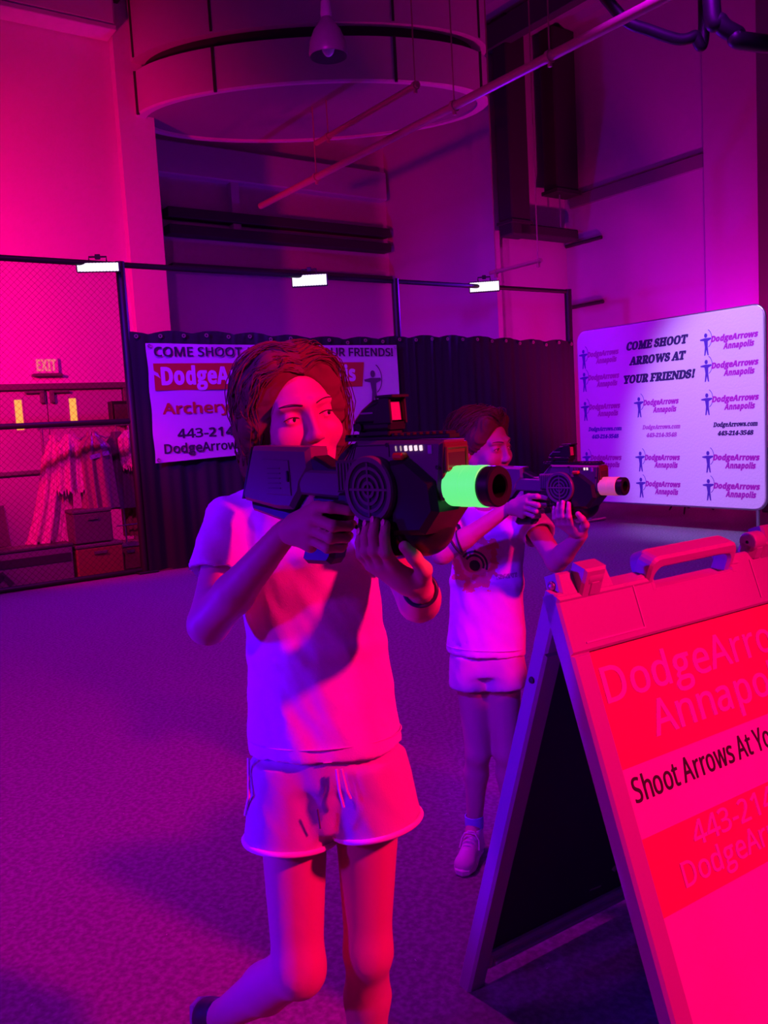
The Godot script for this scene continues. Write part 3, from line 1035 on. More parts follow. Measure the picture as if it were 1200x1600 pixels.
# a garment hanging from a rail that runs along x: shoulders at the top, folds growing downward
func garment(called: String, label: String, xf: Transform3D, mt: Material, len_: float, top: float, hem: float, thick: float, folds: int, lean: Vector3, fringe := false, grp := "") -> Node3D:
	var t := thing(called, label, "garment", xf, grp)
	var rows := []
	var n := 26
	for i in n + 1:
		var f := i / float(n)
		var sh := smoothstep(0.0, 0.22, f)
		var w := lerpf(0.05, top, sh) + (hem - top) * maxf(0.0, f - 0.2) / 0.8
		var th := lerpf(0.02, thick, sh)
		var row := []
		for j in 73:
			var a := TAU * j / 72.0
			var am := (0.10 + 0.16 * f) * sin(a * folds + 1.3 * sin(a * 3.0)) + 0.05 * sin(a * 23.0 + f * 4.0)
			var p := Vector3(cos(a) * w * (1.0 + 0.4 * am), -len_ * f, -sin(a) * th * (1.0 + am))
			if fringe and i == n: p.y += 0.04 * sin(a * 31.0)
			row.append(p + lean * f * f)
		rows.append(row)
	rows.reverse()
	part("cloth", MB.new().grid(rows, true).mesh(), mt, t)
	var m := MB.new().tube([Vector3(0, 0.075, 0), Vector3(0.015, 0.06, 0), Vector3(0, 0.035, 0), Vector3(0, -0.01, 0)], 0.004, 6)
	m.tube([Vector3(0, -0.01, 0), Vector3(top * 0.8, -0.07, 0)], 0.007, 6)
	m.tube([Vector3(0, -0.01, 0), Vector3(-top * 0.8, -0.07, 0)], 0.007, 6)
	part("hanger", m.mesh(), metal, t)
	return t


func crate(called: String, label: String, xf: Transform3D, s: Vector3, mt: Material, lidm: Material, grp := "") -> Node3D:
	var t := thing(called, label, "box", xf, grp)
	part("body", MB.new().box(Vector3(0, s.y * 0.44, 0), Vector3(s.x, s.y * 0.88, s.z), 0.012).mesh(), mt, t)
	part("lid", MB.new().box(Vector3(0, s.y * 0.93, 0), Vector3(s.x * 1.03, s.y * 0.12, s.z * 1.03), 0.012).mesh(), lidm, t)
	var m := MB.new()
	m.box(Vector3(0, s.y * 0.72, s.z * 0.5 + 0.008), Vector3(s.x * 0.28, 0.03, 0.016), 0.004)
	part("handle", m.mesh(), lidm, t)
	return t


func storage() -> void:
	var m: MB
	var w := 0.55
	var t := thing("clothes_rack", "metal clothes rack on castors behind the net", "rack", hall(-0.2, 0, w))
	for s in [-1, 1]:
		part("upright", MB.new().tube([Vector3(0.52 * s, 0.08, 0), Vector3(0.52 * s, 1.5, 0)], 0.013, 8).mesh(), metal, t)
		part("base_bar", MB.new().tube([Vector3(0.52 * s, 0.08, -0.24), Vector3(0.52 * s, 0.08, 0.24)], 0.014, 8).mesh(), metal, t)
		for z in [-0.23, 0.23]:
			part("castor", MB.new().hard_lathe([Vector2(0.004, -0.012), Vector2(0.034, -0.01), Vector2(0.034, 0.01), Vector2(0.004, 0.012)], Transform3D(Basis(Vector3.FORWARD, PI / 2), Vector3(0.52 * s, 0.034, z)), 14).mesh(), black, t)
	part("hanging_rail", MB.new().tube([Vector3(-0.56, 1.5, 0), Vector3(0.56, 1.5, 0)], 0.013, 8).mesh(), metal, t)
	part("shelf_bar", MB.new().tube([Vector3(-0.52, 0.14, 0), Vector3(0.52, 0.14, 0)], 0.011, 8).mesh(), metal, t)
	part("cross_bar", MB.new().tube([Vector3(0.12, 0.45, 0.06), Vector3(0.52, 0.45, 0.02)], 0.007, 6).mesh(), metal, t)
	part("middle_post", MB.new().tube([Vector3(0.22, 0.1, 0.05), Vector3(0.22, 1.5, 0.0)], 0.009, 6).mesh(), metal, t)
	var pale := mat(lin(0.8, 0.65, 0.65), 0.8)
	pale.albedo_texture = noise_tex(0.06, 256, false, 21, 1.0, lin(0.45, 0.3, 0.3), lin(1, 0.9, 0.9), 3)
	pale.uv1_scale = Vector3(3, 0.6, 1)
	var clear := mat(lin(0.30, 0.16, 0.18), 0.25)
	var dk := mat(lin(0.10, 0.07, 0.09), 0.7)
	var red := mat(lin(0.35, 0.06, 0.05), 0.8)
	garment("fringed_robe", "long pale fringed robe flaring to the floor at the left end of the rack", hall(-0.6, 1.43, w), pale, 1.08, 0.13, 0.21, 0.09, 7, Vector3(-0.16, 0, 0.05), true)
	garment("fringed_jacket", "pale fringed jacket hanging over the left of the rack", hall(-0.47, 1.43, w - 0.06), pale, 0.58, 0.15, 0.17, 0.12, 6, Vector3(-0.02, 0, 0.05), true)
	var gb := garment("garment_bag", "glossy dark garment bag with a pale band on the middle of the rack", hall(-0.27, 1.44, w - 0.15), clear, 0.78, 0.165, 0.17, 0.10, 9, Vector3(0.02, 0, 0.03))
	part("band", MB.new().box(Vector3(0.02, -0.24, 0.108), Vector3(0.2, 0.045, 0.012), 0.004, Basis(Vector3.BACK, 0.2)).mesh(), mat(lin(0.25, 0.15, 0.6), 0.4), gb)
	garment("dark_robe", "dark robe hanging behind the right end of the rack", hall(0.02, 1.43, w), dk, 0.80, 0.15, 0.17, 0.11, 6, Vector3.ZERO)
	garment("fringed_vest", "short red fringed vest at the right end of the rack", hall(0.12, 1.44, w - 0.1), pale, 0.40, 0.12, 0.15, 0.08, 6, Vector3(0.05, 0, 0.0), true)
	garment("long_skirt", "long red skirt hanging low beside the curtain", hall(0.16, 1.3, w + 0.1), red, 0.98, 0.11, 0.13, 0.07, 5, Vector3(0.02, 0, 0))
	var bm := mat(lin(0.11, 0.06, 0.10), 0.5)
	var bm2 := mat(lin(0.22, 0.04, 0.04), 0.6)
	crate("storage_bin", "large dark storage bin standing under the garment bag", hall(-0.4, 0.06 + 0.28, w - 0.2), Vector3(0.38, 0.34, 0.3), bm, dk)
	crate("storage_bin", "dark reddish storage bin on the floor under the large dark bin", hall(-0.36, 0, w - 0.2), Vector3(0.46, 0.335, 0.34), bm2, bm)
	crate("storage_bin", "small dark bin at the foot of the rack beside the curtain", hall(0.0, 0, w - 0.05), Vector3(0.3, 0.26, 0.3), bm2, dk)
	# low printed box at the foot of the net
	t = thing("display_box", "low dark printed box on the floor at the foot of the net", "box", hall(-1.25, 0, 0.35))
	part("body", MB.new().box(Vector3(0, 0.17, 0), Vector3(1.26, 0.34, 0.3), 0.01).mesh(), mat(lin(0.14, 0.12, 0.16), 0.7), t)
	part("dark_band", MB.new().box(Vector3(0, 0.235, 0.152), Vector3(1.22, 0.085, 0.008), 0.002).mesh(), mat(lin(0.02, 0.02, 0.03), 0.6), t)
	m = MB.new()
	var q := Transform3D(Basis(Vector3.BACK, -0.9), Vector3(0.0, 0.1, 0.153))
	m.box(q.origin, Vector3(0.16, 0.05, 0.006), 0.002, q.basis)
	m.box(q.origin + Vector3(-0.06, 0.0, 0), Vector3(0.05, 0.1, 0.006), 0.002, q.basis)
	part("printed_mark", m.mesh(), mat(lin(0.03, 0.02, 0.05), 0.6), t)
	part("lid", MB.new().box(Vector3(0, 0.352, 0), Vector3(1.28, 0.03, 0.32), 0.008).mesh(), mat(lin(0.05, 0.04, 0.05), 0.5), t)
	t = thing("dark_board", "tall narrow dark board leaning at the left edge behind the net", "board", hall(-1.13, 0.37, 0.42))
	part("panel", MB.new().box(Vector3(-0.2, 0.2, 0), Vector3(0.36, 0.4, 0.03), 0.005, Basis(Vector3.BACK, 0.08)).mesh(), dk, t)
	part("edge_strip", MB.new().box(Vector3(-0.02, 0.2, 0.01), Vector3(0.015, 0.38, 0.04), 0.003, Basis(Vector3.BACK, 0.08)).mesh(), metal, t)


func lint() -> void:   # specks of lint on the carpet
	var m := MB.new()
	var r := RandomNumberGenerator.new()
	r.seed = 31
	for i in 160:
		var p := Vector3(r.randf_range(-2.6, 0.6), 0.004, r.randf_range(-4.2, -1.2))
		var a := r.randf() * TAU
		m.tube([p, p + Vector3(cos(a), 0.1, sin(a)) * r.randf_range(0.003, 0.009)], 0.0011, 4)
	var o := solid("lint", m.mesh(), mat(lin(0.7, 0.7, 0.7), 0.9), Transform3D())
	o.set_meta("kind", "stuff")
	tag(o, "tiny pale specks of lint scattered on the dark carpet", "lint")


# ---------------------------------------------------------------- the folding sign
func folding_sign() -> void:
	# side plane: rear feet at R, front feet at F, hinge line above the middle
	var q := Basis(Vector3.UP, deg_to_rad(33.3))   # x along the sign's width, z from rear to front
	var R := Vector3(0.114, 0, -1.954)
	var t := thing("folding_sign", "white plastic folding pavement sign with red and white printed panel", "sign", Transform3D(q, R + q * Vector3(0, 0, 0.36)))
	var wd := 0.82
	var hh := 1.015
	var plas := mat(lin(0.36, 0.36, 0.38), 0.45)
	var edge := mat(lin(0.5, 0.5, 0.54), 0.5)
	var dk := mat(lin(0.02, 0.02, 0.022), 0.6)
	var tilt := atan2(0.35, hh)
	for s in [1, -1]:
		# panel axes: x width, y up the leaning panel, z outwards; origin at the outer bottom edge
		var b := Basis(Vector3.RIGHT, -tilt) if s == 1 else Basis(Vector3.UP, PI) * Basis(Vector3.RIGHT, -tilt)
		var xf := Transform3D(b, Vector3(0 if s == 1 else wd, 0, 0.363 * s))
		var ln := hh / cos(tilt)
		var th := 0.042
		var m := MB.new()
		# frame with rounded edges: two stiles, a foot rail and a header with a gap for the handle
		m.extrude(PackedVector2Array([Vector2(0, 0.0), Vector2(0.052, 0.0), Vector2(0.052, ln - 0.13), Vector2(0.0, ln - 0.13)]), -th, 0, 0.006)
		m.extrude(PackedVector2Array([Vector2(wd - 0.052, 0.0), Vector2(wd, 0.0), Vector2(wd, ln - 0.13), Vector2(wd - 0.052, ln - 0.13)]), -th, 0, 0.006)
		m.extrude(PackedVector2Array([Vector2(0.05, 0.06), Vector2(wd - 0.05, 0.06), Vector2(wd - 0.05, 0.11), Vector2(0.05, 0.11)]), -th, 0, 0.006)
		part("frame", m.mesh(), plas, t, xf)
		m = MB.new()
		var y0 := ln - 0.131
		var hd := PackedVector2Array([Vector2(0, y0), Vector2(wd, y0), Vector2(wd, ln - 0.004), Vector2(0.76, ln - 0.004), Vector2(0.76, ln + 0.048), Vector2(0.70, ln + 0.048), Vector2(0.70, ln - 0.004), Vector2(0.57, ln - 0.004), Vector2(0.55, ln - 0.004), Vector2(0.55, ln - 0.028), Vector2(0.545, ln - 0.036), Vector2(0.281, ln - 0.036), Vector2(0.276, ln - 0.028), Vector2(0.276, ln - 0.006), Vector2(0.255, ln - 0.006), Vector2(0.21, ln - 0.014), Vector2(0.165, ln - 0.012), Vector2(0.157, ln + 0.026), Vector2(0.127, ln + 0.026), Vector2(0.12, ln - 0.012), Vector2(0.07, ln - 0.012), Vector2(0.062, ln + 0.03), Vector2(0.018, ln + 0.03), Vector2(0.016, ln - 0.008), Vector2(0.0, ln - 0.008)])
		m.extrude(hd, -th, 0, 0.005)
		var hx := part("header", m.mesh(), plas, t, xf)
		# carrying handle: a flat arch with a rounded slot under it
		var arch := PackedVector2Array()
		for rc in [[0.536, 0.018, 0.026, 0.0, 90.0], [0.292, 0.018, 0.026, 90.0, 180.0]]:
			for i in 6:
				var a := deg_to_rad(lerpf(rc[3], rc[4], i / 5.0))
				arch.append(Vector2(rc[0] + rc[2] * cos(a), ln + rc[1] + rc[2] * sin(a)))
		arch.append(Vector2(0.266, ln - 0.05))
		arch.append(Vector2(0.287, ln - 0.05))
		for rc in [[0.307, -0.004, 0.020, 180.0, 90.0], [0.519, -0.004, 0.020, 90.0, 0.0]]:
			for i in 6:
				var a := deg_to_rad(lerpf(rc[3], rc[4], i / 5.0))
				arch.append(Vector2(rc[0] + rc[2] * cos(a), ln + rc[1] + rc[2] * sin(a)))
		arch.append(Vector2(0.539, ln - 0.05))
		arch.append(Vector2(0.562, ln - 0.05))
		part("handle", MB.new().extrude(arch, -th, 0.0005, 0.006).mesh(), plas, t, xf)
		# pressed rectangle on the header
		for e in [[0.215, ln - 0.115, 0.003, 0.09], [0.13, ln - 0.115, 0.17, 0.003], [0.615, ln - 0.115, 0.003, 0.09]]:
			part("pressed_line", MB.new().box(Vector3(e[0], e[1] + e[3] * 0.5, 0.0005), Vector3(e[2], e[3], 0.003)).mesh(), edge, hx)
		part("inset_panel", MB.new().box(Vector3(wd / 2, ln * 0.5 - 0.01, -th * 0.5 - 0.002), Vector3(wd - 0.1, ln - 0.24, 0.012)).mesh(), plas if s == 1 else dk, t, xf)
		# hinge knuckles of the rear panel sit in the slots of the front header; bolts run through the prongs
		for k in ([0.094, 0.640] if s == -1 else []):
			m = MB.new()
			var c := Vector3(wd - k, ln + 0.004, -th * 0.5)
			m.box(c, Vector3(0.044, 0.05, 0.046), 0.012)
			m.lathe([Vector2(0.004, -0.022), Vector2(0.020, -0.022), Vector2(0.023, -0.018), Vector2(0.023, 0.018), Vector2(0.020, 0.022), Vector2(0.004, 0.022)], Transform3D(Basis(Vector3.FORWARD, PI / 2), c + Vector3(0, 0.02, 0)), 16)
			part("hinge_knuckle", m.mesh(), plas, t, xf)
		for k in ([0.018, 0.700] if s == 1 else []):
			part("hinge_bolt", MB.new().lathe([Vector2(0.002, 0.0), Vector2(0.010, 0.0), Vector2(0.010, 0.004), Vector2(0.006, 0.008), Vector2(0.001, 0.009)], Transform3D(Basis(Vector3.BACK, PI / 2), Vector3(k, ln + 0.008, -th * 0.5)), 12).mesh(), metal, t, xf)
		if s == -1:
			m = MB.new()
			for e in [[0.30, 0.16, 0.06, 0.012, 0.3], [0.36, 0.19, 0.03, 0.02, 0.7], [0.42, 0.15, 0.05, 0.012, 0.1], [0.28, 0.215, 0.035, 0.010, 0.2]]:
				m.box(Vector3(e[0], e[1], -th * 0.5 - 0.004), Vector3(e[2], e[3], 0.008), 0.003, Basis(Vector3.BACK, e[4]))
			stuff("light_streak", m.mesh(), plas, t, xf)  # pale slivers standing for light that leaks onto the rear panel
			part("foot_strip", MB.new().box(Vector3(wd / 2, 0.086, -th - 0.004), Vector3(wd - 0.12, 0.012, 0.012), 0.003).mesh(), plas, t, xf)
			part("bolt_hole", MB.new().lathe([Vector2(0.001, 0.003), Vector2(0.006, 0.003), Vector2(0.0075, 0.0)], Transform3D(Basis(Vector3.BACK, -PI / 2), Vector3(wd + 0.001, ln - 0.2, -th * 0.5)), 12).mesh(), dk, t, xf)
		else:
			sign_print(t, xf, wd, ln)
	# spreader between the panels
	part("spreader", MB.new().box(Vector3(0.07, 0.855, 0), Vector3(0.004, 0.012, 0.055), 0.001).mesh(), metal, t)


func sign_print(t: Node3D, xf: Transform3D, wd: float, ln: float) -> void:
	var z := -0.0145
	var sheet := mat(lin(0.6, 0.6, 0.62), 0.4)
	var red := mat(lin(0.62, 0.016, 0.15), 0.4)
	var ink := mat(lin(0.02, 0.02, 0.02), 0.5)
	var top := ln - 0.128
	var x0 := 0.0545
	var x1 := wd - 0.0545
	var p := part("poster", MB.new().box(Vector3(wd / 2, (0.115 + top) / 2, z - 0.0015), Vector3(x1 - x0, top - 0.115, 0.003)).mesh(), sheet, t, xf)
	for r in [[0.128, 0.362], [0.492, 0.634]]:
		part("red_stripe", MB.new().box(Vector3(wd / 2, ln - (r[0] + r[1]) / 2, z + 0.0004), Vector3(x1 - x0, r[1] - r[0], 0.0008)).mesh(), red, p)
	var f := font("Droid Sans", 400)
	z += 0.0006
	text("DodgeArrows", f, 0.068, Vector3(0.071, ln - 0.236, z), sheet, p, 0.69, 0.0008, false, 0.016)
	text("Annapolis", f, 0.068, Vector3(0.175, ln - 0.325, z), sheet, p, 0.50, 0.0008, false, 0.016)
	text("Shoot Arrows At Your Friends!", f, 0.046, Vector3(0.073, ln - 0.428, z - 0.0008), ink, p, 0.69, 0.0008, false, 0.016)
	text("443-214-3548", f, 0.045, Vector3(0.195, ln - 0.545, z), sheet, p, 0.46, 0.0008, false, 0.016)
	text("DodgeArrows.com", f, 0.045, Vector3(0.138, ln - 0.605, z), sheet, p, 0.57, 0.0008, false, 0.016)


# ---------------------------------------------------------------- the toy blasters (x towards the muzzle, y up, z towards the shooter's right)
func circle2(c: Vector2, r: float, n := 24) -> PackedVector2Array:
	var p := PackedVector2Array()
	for i in n: p.append(c + Vector2(cos(TAU * i / n), sin(TAU * i / n)) * r)
	return p


func v2(a: Array) -> PackedVector2Array:
	var p := PackedVector2Array()
	for i in range(0, a.size(), 2): p.append(Vector2(a[i], a[i + 1]))
	return p


func blaster(label: String, xf: Transform3D, tape_c: Color, tape_glow: Color, tape_e: float, leds: int, tape_label: String) -> Node3D:
	var t := thing("toy_blaster", label, "toy blaster", xf, "toy blasters held by the players")
	var grey := mat(lin(0.12, 0.115, 0.125), 0.42)
	var grey2 := mat(lin(0.075, 0.072, 0.08), 0.45)
	var dk := mat(lin(0.014, 0.014, 0.017), 0.38)
	var red_lit := mat(lin(0.10, 0.03, 0.03), 0.35)  # red tint stands for the red light on the front face
	var c := -0.045
	var m := MB.new()
	m.extrude(v2([-0.296, 0.067, -0.152, 0.062, -0.15, 0.028, -0.172, 0.006, -0.176, -0.008, -0.202, -0.037, -0.240, -0.037, -0.328, -0.024, -0.330, -0.012]), c - 0.024, c + 0.024, 0.007)
	var st := part("stock", m.mesh(), grey, t)
	m = MB.new().extrude(v2([-0.266, 0.046, -0.198, 0.043, -0.196, -0.014, -0.26, -0.012]), c + 0.0235, c + 0.026, 0.001)
	part("battery_door", m.mesh(), grey, st)
	for i in 5:
		part("rib", MB.new().box(Vector3(-0.236, 0.03 - i * 0.008, c + 0.0265), Vector3(0.032, 0.0022, 0.0015)).mesh(), grey2, st)
	part("latch", MB.new().box(Vector3(-0.201, 0.017, c + 0.0265), Vector3(0.006, 0.018, 0.004), 0.0015).mesh(), dk, st)
	part("butt_pad", MB.new().extrude(v2([-0.336, -0.022, -0.300, 0.066, -0.294, 0.066, -0.327, -0.022]), c - 0.022, c + 0.022, 0.002).mesh(), dk, t)
	m = MB.new().extrude(v2([-0.32, -0.026, -0.200, -0.040, -0.170, -0.010, -0.10, -0.020, -0.12, -0.045, -0.15, -0.040, -0.19, -0.06, -0.235, -0.058, -0.316, -0.042]), c - 0.016, c + 0.016, 0.005)
	part("stock_strut", m.mesh(), dk, t)
	# receiver
	m = MB.new()
	m.extrude(v2([-0.088, 0.026, -0.042, 0.069, 0.126, 0.066, 0.121, 0.02, 0.116, -0.018, 0.09, -0.03, -0.02, -0.03, -0.06, -0.02]), c - 0.026, c + 0.026, 0.005)
	var rc := part("receiver", m.mesh(), grey, t)
	m = MB.new().extrude(v2([-0.182, 0.005, -0.168, 0.027, -0.062, 0.024, -0.05, -0.018, -0.178, -0.012]), c - 0.022, c + 0.022, 0.004)
	part("lower_receiver", m.mesh(), grey, t)
	m = MB.new().extrude(v2([-0.156, 0.045, -0.15, 0.02, -0.088, 0.02, -0.082, 0.030, -0.11, 0.032, -0.146, 0.048]), c - 0.018, c + 0.018, 0.004)
	part("cheek_rest", m.mesh(), dk, t)
	for i in 3:
		part("panel_groove", MB.new().box(Vector3(-0.058 + i * 0.006, 0.046, c + 0.0262), Vector3(0.0014, 0.046, 0.0012), 0.0, Basis(Vector3.BACK, -0.72 + i * 0.16)).mesh(), dk, rc)
	part("panel_seam", MB.new().box(Vector3(-0.006, 0.0615, c + 0.0262), Vector3(0.064, 0.0012, 0.0012)).mesh(), dk, rc)
	part("panel_seam", MB.new().box(Vector3(0.028, 0.055, c + 0.0262), Vector3(0.0014, 0.02, 0.0012)).mesh(), dk, rc)
	for p in [[-0.038, 0.063], [0.024, 0.062], [0.116, 0.03], [0.0, 0.0]]:
		part("screw", MB.new().lathe([Vector2(0.0032, 0), Vector2(0.003, 0.001), Vector2(0.0005, 0.0004)], Transform3D(Basis(Vector3.RIGHT, PI / 2), Vector3(p[0], p[1], c + 0.026)), 10).mesh(), dk, rc)
	# ribbed vent block beside the grille
	m = MB.new().extrude(v2([-0.08, 0.041, -0.02, 0.043, -0.02, -0.006, -0.078, -0.006]), c, c + 0.034, 0.003)
	var vt := part("vent_block", m.mesh(), grey2, t)
	for i in 6:
		part("vent_rib", MB.new().box(Vector3(-0.072 + i * 0.007, 0.018, c + 0.035), Vector3(0.003, 0.04, 0.0025), 0.0008).mesh(), grey, vt)
	m = MB.new().box(Vector3(-0.052, -0.016, c + 0.02), Vector3(0.05, 0.018, 0.03), 0.003)
	part("selector_housing", m.mesh(), dk, t)
	# drum with the round target grille
	var zx := Transform3D(Basis(Vector3.RIGHT, PI / 2), Vector3(0, 0, 0))   # lathe axis along +z
	m = MB.new().hard_lathe([Vector2(0.001, -0.093), Vector2(0.044, -0.093), Vector2(0.047, -0.09), Vector2(0.047, -0.004), Vector2(0.044, -0.001), Vector2(0.001, -0.003)], zx, 40)
	var dr := part("drum", m.mesh(), dk, t)
	m = MB.new().hard_lathe([Vector2(0.0385, -0.003), Vector2(0.0395, 0.001), Vector2(0.0465, 0.001), Vector2(0.048, -0.002), Vector2(0.048, -0.012)], zx, 40)
	part("grille_rim", m.mesh(), grey, dr)
	part("grille_plate", MB.new().hard_lathe([Vector2(0.0005, -0.0028), Vector2(0.039, -0.0028)], zx, 32).mesh(), grey2, dr)
	for r in [0.008, 0.018, 0.0285]:
		part("grille_ring", MB.new().hard_lathe([Vector2(r, -0.003), Vector2(r, 0.0), Vector2(r + 0.0045, 0.0), Vector2(r + 0.0045, -0.003)], zx, 32).mesh(), grey, dr)
	part("grille_bar", MB.new().box(Vector3(0, 0, -0.001), Vector3(0.078, 0.004, 0.003), 0.0008).mesh(), grey, dr)
	for s in [-1, 1]:
		part("grille_bar", MB.new().box(Vector3(0, 0.02 * s, -0.001), Vector3(0.004, 0.038, 0.003), 0.0008).mesh(), grey, dr)
	# front housing and hopper
	m = MB.new().extrude(v2([0.03, 0.04, 0.065, 0.044, 0.078, 0.036, 0.112, 0.012, 0.118, -0.03, 0.09, -0.062, 0.03, -0.066]), c - 0.04, c + 0.036, 0.008)
	part("front_housing", m.mesh(), dk, t)
	part("orange_tab", MB.new().box(Vector3(0.052, 0.046, c + 0.03), Vector3(0.022, 0.01, 0.014), 0.003).mesh(), mat(lin(0.55, 0.08, 0.02), 0.5), t)
	m = MB.new().ell(Vector3(-0.006, -0.055, -0.06), Vector3(0.058, 0.053, 0.055), Basis(), 16, 28)
	var hop := part("hopper", m.mesh(), mat(lin(0.012, 0.012, 0.018), 0.15), t)
	part("hopper_seam", MB.new().hard_lathe([Vector2(0.985, -0.02), Vector2(1.015, -0.02), Vector2(1.015, 0.02), Vector2(0.985, 0.02)], Transform3D(Basis.from_scale(Vector3(0.058, 0.09, 0.055)), Vector3(-0.006, -0.055, -0.06)), 28).mesh(), dk, hop)
	m = MB.new().ell(Vector3(0.05, -0.055, -0.06), Vector3(0.045, 0.045, 0.045), Basis(), 14, 24)
	part("hopper_neck", m.mesh(), dk, t)
	# front face with its window frame
	m = MB.new().box(Vector3(0.1235, 0.024, c), Vector3(0.006, 0.078, 0.05), 0.002, Basis(Vector3.BACK, -0.08))
	var ff := part("front_plate", m.mesh(), red_lit, t)
	for q in [[0.0, 0.056, 0.044, 0.005], [0.0, 0.026, 0.044, 0.005]]:
		part("frame_bar", MB.new().box(Vector3(0.128, q[1], c), Vector3(0.006, q[3], q[2]), 0.0015).mesh(), red_lit, ff)
	for s in [-1, 1]:
		part("frame_bar", MB.new().box(Vector3(0.128, 0.041, c + 0.021 * s), Vector3(0.006, 0.034, 0.005), 0.0015).mesh(), red_lit, ff)
	part("front_window", MB.new().box(Vector3(0.1275, 0.041, c), Vector3(0.002, 0.025, 0.036)).mesh(), mat(lin(0.06, 0.02, 0.04), 0.08), ff)
	# lights along the side
	for i in 6:
		var on := i >= 6 - leds
		var lm := glow(lin(1.0, 0.62, 0.75), 1.3 if i > 1 else 0.5) if on else mat(lin(0.08, 0.03, 0.04), 0.2)
		part("led_lamp", MB.new().box(Vector3(0.042 + i * 0.0094, 0.0565, c + 0.0268), Vector3(0.0058 if i > 1 else 0.003, 0.0075, 0.002), 0.0009, Basis(Vector3.BACK, 0.1)).mesh(), lm, t)
	part("side_lens", MB.new().box(Vector3(0.105, 0.054, c + 0.0268), Vector3(0.008, 0.012, 0.002), 0.0009).mesh(), mat(lin(0.4, 0.4, 0.6), 0.06), t)
	# top rail
	m = MB.new().box(Vector3(0.024, 0.071, c), Vector3(0.206, 0.006, 0.022), 0.001)
	var rl := part("top_rail", m.mesh(), dk, t)
	for i in 17:
		part("rail_tooth", MB.new().box(Vector3(-0.074 + i * 0.012, 0.0755, c), Vector3(0.0065, 0.005, 0.022), 0.001).mesh(), dk, rl)
	# reflex sight
	m = MB.new().extrude(v2([-0.044, 0.074, 0.018, 0.074, 0.018, 0.083, -0.044, 0.083]), c - 0.015, c + 0.015, 0.002)
	m.extrude(v2([-0.054, 0.083, 0.022, 0.083, 0.024, 0.094, -0.054, 0.094]), c - 0.018, c + 0.018, 0.003)
	m.extrude(v2([-0.052, 0.093, 0.004, 0.093, 0.012, 0.123, 0.020, 0.126, 0.020, 0.129, -0.012, 0.126, -0.036, 0.113, -0.052, 0.099]), c - 0.017, c + 0.017, 0.004)
	var sg := part("sight", m.mesh(), dk, t)
	for s in [-1, 1]:
		part("sight_side", MB.new().extrude(v2([-0.01, 0.092, 0.026, 0.092, 0.024, 0.128, 0.004, 0.128]), c + 0.0155 * s - 0.0025, c + 0.0155 * s + 0.0025, 0.001).mesh(), dk, sg)
		part("sight_groove", MB.new().box(Vector3(-0.022, 0.108, c + 0.0172 * s), Vector3(0.026, 0.0025, 0.001)).mesh(), metal, sg)
	part("sight_lens", MB.new().box(Vector3(0.0175, 0.109, c), Vector3(0.002, 0.026, 0.027), 0.0, Basis(Vector3.BACK, 0.08)).mesh(), mat(lin(0.6, 0.35, 0.4), 0.08, 0.3), sg)
	part("sight_hood", MB.new().box(Vector3(0.014, 0.130, c), Vector3(0.034, 0.004, 0.036), 0.001).mesh(), dk, sg)
	part("adjustment_knob", MB.new().hard_lathe([Vector2(0.001, 0.005), Vector2(0.006, 0.005), Vector2(0.006, 0.0)], Transform3D(Basis(Vector3.RIGHT, PI / 2), Vector3(-0.035, 0.088, c + 0.018)), 12).mesh(), dk, sg)
	# grip, trigger and guard
	m = MB.new().extrude(v2([-0.082, -0.014, -0.088, -0.04, -0.118, -0.112, -0.128, -0.122, -0.182, -0.124, -0.194, -0.116, -0.172, -0.07, -0.150, -0.03, -0.146, -0.01]), c - 0.018, c + 0.018, 0.007)
	part("grip", m.mesh(), dk, t)
	part("trigger", MB.new().tube([Vector3(-0.062, -0.014, c), Vector3(-0.057, -0.03, c), Vector3(-0.060, -0.045, c)], [0.005, 0.0045, 0.003], 8).mesh(), dk, t)
	part("trigger_guard", MB.new().tube([Vector3(-0.094, -0.056, c), Vector3(-0.075, -0.062, c), Vector3(-0.048, -0.062, c), Vector3(-0.036, -0.05, c), Vector3(-0.032, -0.02, c)], 0.0035, 8).mesh(), dk, t)
	# barrel, tape and muzzle: lathe axis along +x
	var ax := Transform3D(Basis(Vector3(0, -1, 0), Vector3(1, 0, 0), Vector3(0, 0, 1)), Vector3(0, 0.003, c))
	part("barrel", MB.new().hard_lathe([Vector2(0.024, 0.085), Vector2(0.024, 0.112), Vector2(0.0205, 0.116), Vector2(0.0205, 0.126)], ax, 32).mesh(), dk, t)
	var tm := mat(tape_c, 0.55)
	tm.emission_enabled = true
	tm.emission = tape_glow
	tm.emission_energy_multiplier = tape_e
	m = MB.new()
	var prof := [Vector2(0.0205, 0.1215), Vector2(0.0268, 0.122)]
	for i in 4:
		var x := 0.122 + i * 0.014
		prof.append_array([Vector2(0.0275 + 0.0004 * (i % 2), x + 0.0005), Vector2(0.0275 + 0.0004 * (i % 2), x + 0.0138)])
	prof.append_array([Vector2(0.0268, 0.1785), Vector2(0.0205, 0.179)])
	m.hard_lathe(prof, ax, 40)
	var tp := part("tape_wrap", m.mesh(), tm, t)
	tp.set_meta("label", tape_label)
	part("muzzle", MB.new().hard_lathe([Vector2(0.0262, 0.178), Vector2(0.0268, 0.182), Vector2(0.0268, 0.196), Vector2(0.0255, 0.199), Vector2(0.0165, 0.199), Vector2(0.015, 0.197), Vector2(0.013, 0.15), Vector2(0.001, 0.15)], ax, 40).mesh(), dk, t)
	return t


# ---------------------------------------------------------------- people
func rot_y(deg: float) -> Basis:
	return Basis(Vector3.UP, deg_to_rad(deg))


